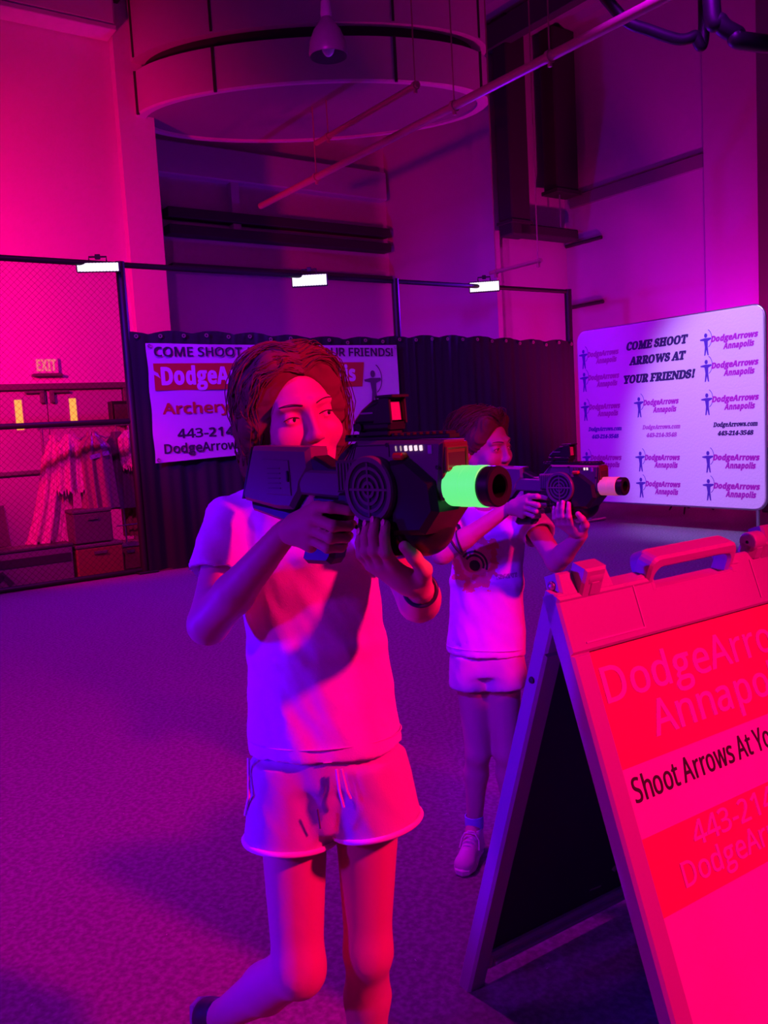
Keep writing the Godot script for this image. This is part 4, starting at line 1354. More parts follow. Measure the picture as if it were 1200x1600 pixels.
# head, face forward +z, eyes at y = 0; about 0.205 m from chin to crown
func head_shape(mb: MB, xf: Transform3D) -> void:
	var f := Field.new(Vector3(-0.098, -0.128, -0.115), Vector3(0.098, 0.122, 0.118), 0.0027)
	f.ball(Vector3(0, 0.032, -0.014), Vector3(0.070, 0.078, 0.086), 0.004)
	f.ball(Vector3(0, -0.012, 0.026), Vector3(0.058, 0.070, 0.056), 0.02)
	f.ball(Vector3(0, -0.056, 0.030), Vector3(0.046, 0.046, 0.050), 0.025)
	f.cone(Vector3(-0.052, -0.035, -0.004), Vector3(-0.018, -0.086, 0.056), 0.017, 0.014, 0.02)
	f.cone(Vector3(0.052, -0.035, -0.004), Vector3(0.018, -0.086, 0.056), 0.017, 0.014, 0.02)
	f.ball(Vector3(0, -0.086, 0.064), Vector3(0.015, 0.013, 0.014), 0.014)
	f.cone(Vector3(0, -0.10, -0.02), Vector3(0, -0.05, -0.02), 0.043, 0.046, 0.02)
	for s in [-1.0, 1.0]:
		f.ball(Vector3(0.036 * s, -0.031, 0.061), Vector3(0.024, 0.022, 0.019), 0.018)          # cheek
		f.cone(Vector3(0.012 * s, 0.021, 0.083), Vector3(0.042 * s, 0.019, 0.069), 0.0055, 0.005, 0.016)   # brow
		f.ball(Vector3(0.030 * s, -0.001, 0.090), Vector3(0.0165, 0.0105, 0.012), 0.010, true)     # eye socket
		f.ball(Vector3(0.0305 * s, -0.001, 0.0695), Vector3(0.0135, 0.0125, 0.0125), 0.003)        # lids round the eyeball
		f.ball(Vector3(0.0305 * s, -0.0012, 0.0835), Vector3(0.0115, 0.0035, 0.008), 0.0012, true)  # the slit of a narrowed eye
		f.ball(Vector3(0.0086 * s, -0.035, 0.090), Vector3(0.0068, 0.0058, 0.0085), 0.006)       # nostril wing
		f.ball(Vector3(0.072 * s, -0.012, -0.006), Vector3(0.009, 0.026, 0.017), 0.006)         # ear
		f.ball(Vector3(0.079 * s, -0.010, 0.0), Vector3(0.005, 0.015, 0.009), 0.004, true)
	f.cone(Vector3(0, 0.014, 0.081), Vector3(0, -0.028, 0.095), 0.0060, 0.0078, 0.012)           # nose
	f.ball(Vector3(0, -0.031, 0.0965), Vector3(0.0088, 0.0075, 0.0085), 0.006)
	f.ball(Vector3(0.0052, -0.0405, 0.0945), Vector3(0.003, 0.003, 0.005), 0.002, true)
	f.ball(Vector3(-0.0052, -0.0405, 0.0945), Vector3(0.003, 0.003, 0.005), 0.002, true)
	f.ball(Vector3(0, -0.061, 0.074), Vector3(0.024, 0.014, 0.013), 0.010)                       # mouth mound
	f.cone(Vector3(-0.022, -0.0570, 0.0830), Vector3(0, -0.064, 0.0905), 0.0014, 0.0016, 0.002, true)
	f.cone(Vector3(0.022, -0.0570, 0.0830), Vector3(0, -0.064, 0.0905), 0.0014, 0.0016, 0.002, true)
	for s in [-1.0, 1.0]:
		f.ball(Vector3(0.026 * s, -0.058, 0.082), Vector3(0.004, 0.005, 0.006), 0.006, true)   # smile dimple
	f.into(mb, xf, null, null, 1)


func face_parts(t: Node3D, xf: Transform3D, gaze: Vector3) -> void:
	var white := mat(lin(0.75, 0.72, 0.7), 0.15)
	var iris := mat(lin(0.03, 0.02, 0.015), 0.1)
	var brow := mat(lin(0.07, 0.04, 0.025), 0.8)
	var lip := mat(lin(0.50, 0.16, 0.15), 0.4)
	for s in [-1.0, 1.0]:
		var e := part("eye", MB.new().ell(Vector3.ZERO, Vector3.ONE * 0.0116, Basis(), 14, 20).mesh(), white, t, xf * Transform3D(Basis(), Vector3(0.0305 * s, -0.001, 0.0695)))
		part("iris", MB.new().ell(gaze.normalized() * 0.0068, Vector3.ONE * 0.0056, Basis(), 10, 16).mesh(), iris, e)
		var b := MB.new()
		var pts := []
		var rad := []
		for i in 9:
			var g := i / 8.0
			pts.append(Vector3((0.012 + 0.034 * g) * s, 0.0185 + 0.0050 * sin(g * 2.6), 0.0885 - 0.015 * g * g - 0.0005))
			rad.append(0.0013 * (1.0 - 0.5 * g))
		b.tube(pts, rad, 6)
		part("eyebrow", b.mesh(), brow, t, xf)
		var l := MB.new()
		pts = []
		for i in 9:
			var g := i / 8.0 * 2.0 - 1.0
			pts.append(Vector3(0.0138 * g + 0.0305 * s, 0.0030 - 0.0042 * g * g, 0.0815 - 0.0045 * g * g))
		l.tube(pts, 0.0009, 5)
		part("eyelashes", l.mesh(), brow, t, xf)
	for k in 2:
		var pts := []
		var rad := []
		for i in 11:
			var g := i / 10.0 * 2.0 - 1.0
			var y := (-0.0608 if k == 0 else -0.0665) + (0.0042 if k == 0 else 0.0068) * g * g
			pts.append(Vector3(0.0205 * g, y, 0.0885 - 0.0072 * g * g))
			rad.append((0.0030 if k == 0 else 0.0038) * (1.0 - 0.75 * g * g))
		part("lip", MB.new().tube(pts, rad, 8).mesh(), lip, t, xf)


func hair_shape(xf: Transform3D, style: int, sd: int) -> MB:
	var f := Field.new(Vector3(-0.125, -0.20, -0.165), Vector3(0.125, 0.135, 0.115), 0.0030)
	f.ball(Vector3(0, 0.034, -0.016), Vector3(0.0785, 0.0845, 0.094), 0.004)
	if style == 0:      # loose, chin-length in front of the ears, gathered behind
		f.cone(Vector3(0, 0.0, -0.065), Vector3(-0.01, -0.10, -0.07), 0.058, 0.048, 0.04)
		f.chain([Vector3(-0.058, 0.05, 0.015), Vector3(-0.073, -0.01, 0.006), Vector3(-0.072, -0.07, -0.012), Vector3(-0.062, -0.125, -0.04), Vector3(-0.058, -0.165, -0.06)], [0.024, 0.022, 0.020, 0.016, 0.008], 0.035)
		f.chain([Vector3(0.058, 0.05, 0.015), Vector3(0.074, 0.0, 0.002), Vector3(0.075, -0.05, -0.012), Vector3(0.066, -0.10, -0.035)], [0.022, 0.019, 0.017, 0.010], 0.035)
		f.chain([Vector3(0.012, 0.100, 0.038), Vector3(-0.035, 0.088, 0.043), Vector3(-0.063, 0.05, 0.03)], [0.009, 0.011, 0.013], 0.03)
		f.chain([Vector3(0.012, 0.100, 0.038), Vector3(0.045, 0.082, 0.042), Vector3(0.064, 0.045, 0.03)], [0.009, 0.010, 0.011], 0.03)
	else:               # drawn back flat from a centre parting
		f.chain([Vector3(0, 0.100, 0.038), Vector3(-0.043, 0.078, 0.045), Vector3(-0.064, 0.03, 0.026), Vector3(-0.070, -0.01, -0.01)], [0.010, 0.012, 0.012, 0.012], 0.025)
		f.chain([Vector3(0, 0.100, 0.038), Vector3(0.043, 0.078, 0.045), Vector3(0.064, 0.03, 0.026), Vector3(0.070, -0.01, -0.01)], [0.010, 0.012, 0.012, 0.012], 0.025)
		f.cone(Vector3(0, -0.01, -0.06), Vector3(0, -0.045, -0.075), 0.055, 0.036, 0.04)
		f.chain([Vector3(0.02, 0.0, -0.105), Vector3(0.025, -0.05, -0.13), Vector3(0.03, -0.13, -0.125)], [0.018, 0.022, 0.012], 0.02)
		f.cone(Vector3(0, 0.135, 0.06), Vector3(0, 0.121, -0.03), 0.012, 0.0015, 0.012, true)   # the parting
	# the face stays clear
	f.ball(Vector3(0, -0.030, 0.092), Vector3(0.063, 0.098, 0.062), 0.018, true)
	f.ball(Vector3(0, -0.08, 0.06), Vector3(0.052, 0.06, 0.07), 0.01, true)
	var n := FastNoiseLite.new()
	n.frequency = 95.0
	n.seed = sd
	n.fractal_octaves = 2
	var mb := MB.new()
	f.into(mb, xf, func(p: Vector3, _m: Vector3) -> float:
		return 0.0026 * n.get_noise_2d(p.z + 0.35 * absf(p.x) + 0.1 * p.y, 0.12 * (absf(p.x) + p.y)), null, 1)
	# strands lying on the mass, a few of them flying away
	var r := RandomNumberGenerator.new()
	r.seed = sd
	for i in 1000:
		var side := -1.0 if i % 2 == 0 else 1.0
		var z0 := r.randf_range(-0.105, 0.082)
		var x0 := 0.010 if style == 0 else 0.0
		var ph := r.randf() * TAU
		var fly := r.randf_range(0.004, 0.014) if i % 9 == 0 else 0.0
		var end := r.randf_range(1.6, 2.9) if style == 0 else r.randf_range(1.2, 2.0)
		var run := PackedVector3Array()
		for k in 15:
			var g := k / 14.0
			var th := g * end
			var z := z0 - (0.03 if style == 0 else 0.085) * g * g - maxf(0.0, z0) * 0.75 * g
			var k0 := sqrt(maxf(0.12, 1.0 - pow((z + 0.016) / 0.104, 2.0)))
			var p := Vector3(x0 + side * 0.085 * sin(minf(th, PI / 2)) * maxf(k0, 0.7), 0.03 + 0.092 * cos(minf(th, PI / 2)) * k0 - maxf(0.0, th - PI / 2) * 0.11, z)
			if style == 0: p.z += 0.007 * sin(g * 8.0 + ph) * g
			if style == 1: p.y -= 0.01 * g
			p = f.drop(p, 0.0007)
			if absf(f.at(p)) > 0.004: break
			if p.z > 0.055 and p.y < 0.055: break
			if fly > 0.0: p += f.grad(p) * fly * sin(g * PI) + Vector3(0.3, 0.2, 1.0) * fly * 0.4 * sin(g * 11.0 + ph)
			run.append(p)
		if run.size() > 4:
			mb.join(MB.new().tube(Array(run), 0.0009, 3, false), xf)
	if style == 0:
		for i in 34:     # curls at the temples and a few wisps behind the shoulder
			var side := 1.0 if i % 3 else -1.0
			var pts := []
			var ph := r.randf() * TAU
			var st := Vector3(side * r.randf_range(0.066, 0.080), r.randf_range(0.0, 0.06), r.randf_range(0.0, 0.04))
			var ln := r.randf_range(0.05, 0.10)
			var cr := r.randf_range(0.005, 0.011)
			if i > 24:
				st = Vector3(-0.07, -0.10, -0.05)
				ln = 0.16
				side = -1.0
			for k in 16:
				var g := k / 15.0
				pts.append(st + Vector3(side * (0.012 * sin(g * PI) + cr * cos(g * 10.0 + ph) * g + (0.05 * g * r.randf_range(0.9, 1.0) if i > 24 else 0.0)), -ln * g, -0.02 * g + cr * sin(g * 10.0 + ph) * g))
			mb.join(MB.new().tube(pts, 0.0009, 3, false), xf)
	return mb


const R_FINGERS := [
	[Vector3(-0.114, -0.028, -0.002), Vector3(-0.080, -0.027, 0.002), Vector3(-0.060, -0.033, -0.016), Vector3(-0.058, -0.036, -0.034)],
	[Vector3(-0.117, -0.045, 0.003), Vector3(-0.078, -0.055, 0.000), Vector3(-0.072, -0.058, -0.026), Vector3(-0.085, -0.058, -0.046)],
	[Vector3(-0.127, -0.062, 0.001), Vector3(-0.088, -0.074, -0.002), Vector3(-0.082, -0.077, -0.028), Vector3(-0.095, -0.076, -0.047)],
	[Vector3(-0.138, -0.078, -0.004), Vector3(-0.104, -0.091, -0.008), Vector3(-0.098, -0.094, -0.031), Vector3(-0.108, -0.092, -0.047)]]
const L_FINGERS := [
	[Vector3(0.034, -0.108, -0.010), Vector3(0.038, -0.086, 0.009), Vector3(0.038, -0.064, 0.010), Vector3(0.036, -0.047, 0.004)],
	[Vector3(0.018, -0.108, -0.006), Vector3(0.019, -0.084, 0.012), Vector3(0.019, -0.061, 0.013), Vector3(0.018, -0.043, 0.007)],
	[Vector3(0.002, -0.109, -0.006), Vector3(0.001, -0.087, 0.011), Vector3(0.001, -0.065, 0.011), Vector3(0.001, -0.049, 0.006)],
	[Vector3(-0.013, -0.111, -0.010), Vector3(-0.016, -0.093, 0.005), Vector3(-0.017, -0.075, 0.006), Vector3(-0.017, -0.062, 0.002)]]
const R_WRIST := Vector3(-0.205, -0.070, -0.012)
const L_WRIST := Vector3(0.034, -0.150, -0.062)


func hands(mb: MB, xf: Transform3D) -> void:   # both hands closed on a blaster, in the blaster's own axes
	for side in 2:
		var f := Field.new(Vector3(-0.25, -0.125, -0.09), Vector3(-0.035, 0.02, 0.035), 0.0026) if side == 0 else Field.new(Vector3(-0.04, -0.19, -0.11), Vector3(0.10, -0.02, 0.035), 0.0026)
		var fs := R_FINGERS if side == 0 else L_FINGERS
		var wr := R_WRIST if side == 0 else L_WRIST
		var mid: Vector3 = (fs[1][0] + fs[2][0]) * 0.5
		f.cone(wr, wr.lerp(mid, 0.45), 0.0195, 0.0175, 0.01)
		for i in 4:
			f.cone(wr.lerp(mid, 0.3) + (fs[i][0] - mid) * 0.45, fs[i][0], 0.0155, 0.0108 - 0.0006 * absf(i - 1), 0.010)
		if side == 0:   # heel of the hand and the thumb passing behind the grip to its far side
			f.cone(Vector3(-0.175, -0.075, -0.014), Vector3(-0.148, -0.09, -0.012), 0.014, 0.012, 0.012)
			f.chain([Vector3(-0.180, -0.058, -0.022), Vector3(-0.160, -0.022, -0.040), Vector3(-0.135, -0.016, -0.072), Vector3(-0.105, -0.024, -0.078)], [0.015, 0.012, 0.0095, 0.008], 0.007)
		else:
			f.chain([Vector3(0.045, -0.138, -0.055), Vector3(0.066, -0.115, -0.036), Vector3(0.068, -0.094, -0.016), Vector3(0.062, -0.078, -0.004)], [0.014, 0.0115, 0.0095, 0.0085], 0.007)
		for i in 4:
			var r := [0.0098, 0.0088, 0.0078, 0.0070]
			var q: float = [0.98, 1.0, 0.96, 0.86][i]
			for j in 3:
				f.cone(fs[i][j], fs[i][j + 1], r[j] * q, r[j + 1] * q, 0.0025)
			f.ball(fs[i][1], Vector3.ONE * 0.0092 * q, 0.003)
		f.into(mb, xf, null, null, 1)


func nails(t: Node3D, xf: Transform3D, mt: Material) -> void:
	for fs in [L_FINGERS]:
		for q in fs:
			var d: Vector3 = (q[3] - q[2]).normalized()
			var nrm := (Vector3(0, 0, 1) - d * d.z).normalized()
			var x := d.cross(nrm)
			part("fingernail", MB.new().ell(q[3] + nrm * 0.0062 + d * 0.001, Vector3.ONE, Basis(x * 0.0042, d * 0.0055, nrm * 0.0012), 6, 12).mesh(), mt, t, xf)


func shoe(t: Node3D, xf: Transform3D, upper_m: Material, sole_m: Material, lace_m: Material, k := 1.0) -> void:   # toe towards +z, sole on y = 0
	var out := PackedVector2Array()
	for p in [[0.0, -0.07], [0.022, -0.062], [0.03, -0.035], [0.029, 0.01], [0.036, 0.06], [0.037, 0.09], [0.026, 0.122], [0.006, 0.135], [-0.018, 0.128], [-0.033, 0.1], [-0.034, 0.06], [-0.027, 0.01], [-0.03, -0.035], [-0.022, -0.062]]:
		out.append(Vector2(p[0], -p[1]) * k)
	var m := MB.new().extrude(out, 0.0, 0.026 * k, 0.006, Transform3D(Basis(Vector3.RIGHT, Vector3(0, 0, -1), Vector3.UP), Vector3.ZERO))
	var root := MeshInstance3D.new()
	root.name = "shoe"
	var f := Field.new(Vector3(-0.05, 0.0, -0.085) * k, Vector3(0.05, 0.10, 0.145) * k, 0.0035)
	f.cone(Vector3(0, 0.035, -0.035) * k, Vector3(0, 0.075, -0.038) * k, 0.031 * k, 0.030 * k, 0.01)
	f.cone(Vector3(0, 0.034, -0.03) * k, Vector3(0.002, 0.026, 0.09) * k, 0.030 * k, 0.031 * k, 0.02)
	f.cone(Vector3(0, 0.066, -0.015) * k, Vector3(0.002, 0.036, 0.07) * k, 0.024 * k, 0.022 * k, 0.015)
	f.ball(Vector3(0.002, 0.024, 0.092) * k, Vector3(0.034, 0.026, 0.036) * k, 0.01)
	f.plane(Vector3(0, 0.018, 0) * k, Vector3.DOWN)
	f.cone(Vector3(0, 0.06, -0.036) * k, Vector3(0, 0.14, -0.04) * k, 0.022 * k, 0.027 * k, 0.004, true)
	var u := MB.new()
	f.into(u, Transform3D(), null, null, 1)
	root.mesh = u.mesh()
	root.material_override = upper_m
	root.transform = xf
	t.add_child(root, true)
	part("sole", m.mesh(), sole_m, root)
	for i in 5:
		var z := 0.0 + i * 0.016
		var y := 0.093 - i * 0.0085
		var w := 0.020
		part("lace", MB.new().tube([Vector3(-w, y - 0.012, z) * k, Vector3(-w * 0.5, y, z + 0.004) * k, Vector3(0.002, y + 0.003, z + 0.007) * k, Vector3(w * 0.55, y, z + 0.004) * k, Vector3(w, y - 0.012, z) * k], 0.0028 * k, 6).mesh(), lace_m, root)
	for s in [-1.0, 1.0]:
		part("lace", MB.new().tube([Vector3(0.0, 0.088, 0.006) * k, Vector3(0.018 * s, 0.092, 0.016) * k, Vector3(0.030 * s, 0.07, 0.012) * k, Vector3(0.034 * s, 0.045, 0.03) * k], 0.0024 * k, 6).mesh(), lace_m, root)


func ring_tube(c: Vector3, side: Vector3, ax: Vector3, r: Vector2, th: float, a0 := 0.0, a1 := TAU) -> MB:   # a cord round an elliptical column
	ax = ax.normalized()
	side = (side - ax * side.dot(ax)).normalized()
	var fr := ax.cross(side)
	var pts := []
	for i in 41:
		var a := lerpf(a0, a1, i / 40.0)
		pts.append(c + side * cos(a) * r.x + fr * sin(a) * r.y)
	return MB.new().tube(pts, th, 7)


func folds(sd: int, amp: float) -> Callable:
	var n := FastNoiseLite.new()
	n.frequency = 9.0
	n.seed = sd
	n.fractal_octaves = 2
	var w := FastNoiseLite.new()
	w.frequency = 26.0
	w.seed = sd + 5
	w.fractal_octaves = 2
	return func(p: Vector3, _m: Vector3) -> float:
		return amp * (n.get_noise_3d(p.x + p.y * 0.4, p.y * 0.35, p.z) + 0.35 * w.get_noise_3d(p.x + p.y * 0.6, p.y * 0.4, p.z))


func blaster_xf(p: Vector3, deg: float, k: float) -> Transform3D:
	return Transform3D(rot_y(-deg) * Basis.from_scale(Vector3.ONE * k), p)


func people() -> void:
	var skin := mat(lin(0.52, 0.35, 0.27), 0.5)
	skin.metallic_specular = 0.4
	var hairm := mat(lin(0.13, 0.075, 0.05), 0.7, 0.0, 0.25)
	var nail := mat(lin(0.72, 0.48, 0.42), 0.3)
	var shirt_m := cloth(lin(0.78, 0.78, 0.78), 41)
	girl_one(skin, hairm, nail, shirt_m)
	girl_two(skin, hairm, nail)


func cloth(c: Color, sd: int) -> StandardMaterial3D:
	var m := mat(c, 0.9, 0.0, 0.2)
	m.normal_enabled = true
	m.normal_texture = noise_tex(0.25, 256, true, sd, 3.0)
	m.normal_scale = 0.3
	m.uv1_triplanar = true
	m.uv1_scale = Vector3.ONE * 6.0
	return m


func girl_one(skin: Material, hairm: Material, nail: Material, shirt_m: Material) -> void:
	var o := Vector3(-0.13, 0, -1.45)
	var back := Transform3D(Basis(), -o)
	var gx := blaster_xf(Vector3(-0.020, 1.264, -1.15), 45, 0.943)
	blaster("black toy blaster with bright green tape round its muzzle, held by the taller girl", gx, lin(0.03, 0.6, 0.15), lin(0.15, 1.0, 0.24), 0.9, 6, "bright green tape wrap")
	var t := thing("person", "taller girl in a plain pale T-shirt and trimmed shorts aiming the green-taped blaster", "person", Transform3D(Basis(), o))
	var hx := Transform3D(rot_y(27) * Basis(Vector3.BACK, deg_to_rad(9)) * Basis(Vector3.RIGHT, deg_to_rad(3)), Vector3(-0.146, 1.374, -1.452))
	var shR := Vector3(-0.262, 1.200, -1.500)
	var shL := Vector3(-0.025, 1.225, -1.450)
	var elR := Vector3(-0.300, 1.038, -1.40)
	var elL := Vector3(0.046, 1.078, -1.30)
	var wrR := gx * R_WRIST
	var wrL := gx * L_WRIST
	var hipR := Vector3(-0.187, 0.74, -1.465)
	var hipL := Vector3(-0.055, 0.745, -1.445)
	var knR := Vector3(-0.190, 0.440, -1.385)
	var anR := Vector3(-0.368, 0.232, -1.565)
	var knL := Vector3(-0.072, 0.435, -1.43)
	var anL := Vector3(-0.095, 0.085, -1.475)
	var f := Field.new(Vector3(-0.46, -0.01, -1.70), Vector3(0.14, 1.36, -1.09), 0.0085)
	f.col(Vector3(-0.12, 0.74, -1.455), Vector3(-0.13, 0.98, -1.46), Vector3.RIGHT, Vector2(0.105, 0.075), Vector2(0.098, 0.068), 0.01)
	f.col(Vector3(-0.13, 0.96, -1.46), Vector3(-0.143, 1.17, -1.475), Vector3.RIGHT, Vector2(0.098, 0.068), Vector2(0.094, 0.058), 0.02)
	f.cone(shR, shL, 0.036, 0.036, 0.03)
	f.cone(Vector3(-0.145, 1.20, -1.475), Vector3(-0.148, 1.30, -1.468), 0.043, 0.041, 0.03)
	f.chain([shR, elR], [0.038, 0.033], 0.02)
	f.chain([elR, elR.lerp(wrR, 0.35), wrR], [0.034, 0.033, 0.0205], 0.012)
	f.chain([shL, elL], [0.036, 0.031], 0.02)
	f.chain([elL, elL.lerp(wrL, 0.3), wrL], [0.032, 0.031, 0.020], 0.012)
	f.chain([hipR, knR], [0.064, 0.043], 0.02)
	f.ball(knR + Vector3(0.006, 0, 0.008), Vector3(0.036, 0.04, 0.036), 0.03)
	f.chain([knR, knR.lerp(anR, 0.35) + Vector3(-0.008, -0.012, -0.012), anR], [0.043, 0.043, 0.028], 0.015)
	f.cone(anR, anR + Vector3(-0.03, -0.03, -0.035), 0.027, 0.026, 0.015)
	f.chain([hipL, knL], [0.061, 0.040], 0.02)
	f.ball(knL + Vector3(0.003, 0, 0.008), Vector3(0.034, 0.04, 0.033), 0.03)
	f.chain([knL, knL.lerp(anL, 0.3) + Vector3(0, 0, -0.014), anL], [0.038, 0.041, 0.026], 0.015)
	f.cone(anL, Vector3(-0.085, 0.045, -1.40), 0.028, 0.026, 0.015)
	var b := MB.new()
	f.into(b, back, null, null, 2)
	head_shape(b, back * hx)
	hands(b, back * gx)
	part("body", b.mesh(), skin, t)
	nails(t, back * gx, nail)
	face_parts(t, back * hx, Vector3(0.35, -0.02, 1))
	part("hair", hair_shape(back * hx, 0, 5).mesh(), hairm, t)
	# T-shirt
	var s := Field.new(Vector3(-0.40, 0.77, -1.60), Vector3(0.09, 1.30, -1.30), 0.0062)
	var up1 := Vector3(-0.128, 0.985, -1.462)
	var hem := Vector3(-0.124, 0.800, -1.452)
	var side := Vector3(1, 0.06, 0.12)
	s.col(hem, up1, side, Vector2(0.136, 0.100), Vector2(0.119, 0.088), 0.006)
	s.col(up1 - Vector3(0, 0.012, 0), Vector3(-0.14, 1.15, -1.47), side, Vector2(0.119, 0.088), Vector2(0.124, 0.086), 0.02)
	s.col(Vector3(-0.14, 1.14, -1.47), Vector3(-0.146, 1.255, -1.476), side, Vector2(0.124, 0.086), Vector2(0.066, 0.052), 0.02)
	s.cone(shR + Vector3(0.01, 0, 0), Vector3(-0.146, 1.232, -1.476), 0.047, 0.044, 0.02)
	s.cone(shL + Vector3(-0.01, 0, 0), Vector3(-0.146, 1.232, -1.476), 0.047, 0.044, 0.02)
	var slR := shR.lerp(elR, 0.56)
	var slL := shL.lerp(elL, 0.5)
	s.col(shR - (elR - shR) * 0.05, slR, Vector3.RIGHT, Vector2(0.047, 0.052), Vector2(0.057, 0.060), 0.025)
	s.col(shL - (elL - shL) * 0.05, slL, Vector3.RIGHT, Vector2(0.047, 0.052), Vector2(0.055, 0.058), 0.025)
	s.cone(shR.lerp(elR, 0.38), shR.lerp(elR, 0.8), 0.042, 0.056, 0.003, true)
	s.cone(shL.lerp(elL, 0.33), shL.lerp(elL, 0.8), 0.041, 0.055, 0.003, true)
	s.cone(Vector3(-0.146, 1.235, -1.472), Vector3(-0.146, 1.34, -1.445), 0.047, 0.06, 0.004, true)
	s.col(hem - Vector3(0, 0.05, 0), hem + Vector3(0, 0.055, 0), side, Vector2(0.126, 0.09), Vector2(0.118, 0.084), 0.003, true)
	b = MB.new()
	s.into(b, back, folds(3, 0.006), null, 2)
	var sh := part("t_shirt", b.mesh(), shirt_m, t)
	var seam_m := cloth(lin(0.70, 0.70, 0.70), 42)
	part("hem_seam", ring_tube(back * (hem + Vector3(0, 0.026, 0)), side, up1 - hem, Vector2(0.1335, 0.0982), 0.0013).mesh(), seam_m, sh)
	part("collar", ring_tube(back * Vector3(-0.146, 1.252, -1.466), Vector3.RIGHT, Vector3(0, 1, 0.35), Vector2(0.053, 0.051), 0.006).mesh(), seam_m, sh)
	# shorts
	s = Field.new(Vector3(-0.31, 0.60, -1.59), Vector3(0.07, 0.92, -1.30), 0.0062)
	s.col(Vector3(-0.122, 0.76, -1.453), Vector3(-0.123, 0.90, -1.455), side, Vector2(0.128, 0.088), Vector2(0.110, 0.083), 0.01)
	var lR0 := Vector3(-0.184, 0.78, -1.457)
	var lR1 := Vector3(-0.193, 0.642, -1.438)
	var lL0 := Vector3(-0.058, 0.78, -1.445)
	var lL1 := Vector3(-0.043, 0.664, -1.432)
	s.col(lR1, lR0, side, Vector2(0.080, 0.088), Vector2(0.072, 0.088), 0.018)
	s.col(lL1, lL0, side, Vector2(0.078, 0.088), Vector2(0.070, 0.088), 0.018)
	s.col(Vector3(-0.118, 0.672, -1.438), Vector3(-0.120, 0.80, -1.45), side, Vector2(0.034, 0.074), Vector2(0.05, 0.084), 0.02)
	s.cone(lR1.lerp(lR0, -0.4), lR1.lerp(lR0, 0.25), 0.064, 0.056, 0.003, true)
	s.cone(lL1.lerp(lL0, -0.4), lL1.lerp(lL0, 0.25), 0.063, 0.055, 0.003, true)
	b = MB.new()
	s.into(b, back, folds(9, 0.004), null, 2)
	var so := part("shorts", b.mesh(), cloth(lin(0.52, 0.50, 0.52), 43), t)
	var pip := mat(lin(0.8, 0.8, 0.8), 0.8)
	part("hem_trim", ring_tube(back * (lR1 + Vector3(0, 0.004, 0)), side, lR0 - lR1, Vector2(0.080, 0.089), 0.005).mesh(), pip, so)
	part("hem_trim", ring_tube(back * (lL1 + Vector3(0, 0.004, 0)), side, lL0 - lL1, Vector2(0.078, 0.089), 0.005).mesh(), pip, so)
	part("pocket_trim", MB.new().tube([back * Vector3(-0.253, 0.80, -1.418), back * Vector3(-0.252, 0.745, -1.39), back * Vector3(-0.266, 0.70, -1.418)], 0.0028, 6).mesh(), pip, so)
	for k in 2:
		part("drawstring", MB.new().tube([back * Vector3(-0.100 + 0.008 * k, 0.80, -1.348), back * Vector3(-0.097 + 0.012 * k, 0.765, -1.342), back * Vector3(-0.092 + 0.012 * k, 0.738 + 0.014 * k, -1.343)], 0.0026, 6).mesh(), pip, so)
	part("fly_seam", MB.new().tube([back * Vector3(-0.135, 0.735, -1.347), back * Vector3(-0.133, 0.70, -1.352)], 0.0016, 5).mesh(), mat(lin(0.1, 0.08, 0.1), 0.9), so)
	# bracelet on the supporting wrist
	var wa := elL.lerp(wrL, 0.92)
	part("bracelet", ring_tube(back * wa, Vector3.RIGHT, wrL - elL, Vector2(0.0225, 0.0225), 0.003).mesh(), mat(lin(0.02, 0.02, 0.08), 0.4), t)
	# shoes: one heel lifted behind, one flat
	var dkm := mat(lin(0.03, 0.03, 0.04), 0.4)
	var solem := mat(lin(0.35, 0.35, 0.4), 0.5)
	var z := Vector3(0.25, -0.85, 0.30).normalized()
	var y := knR - anR
	y = (y - z * y.dot(z)).normalized()
	shoe(t, back * Transform3D(Basis(y.cross(z), y, z), anR - y * 0.085 + z * 0.034), dkm, solem, pip, 0.98)
	shoe(t, back * Transform3D(rot_y(12), Vector3(-0.093, 0.0, -1.42)), dkm, solem, pip, 0.98)


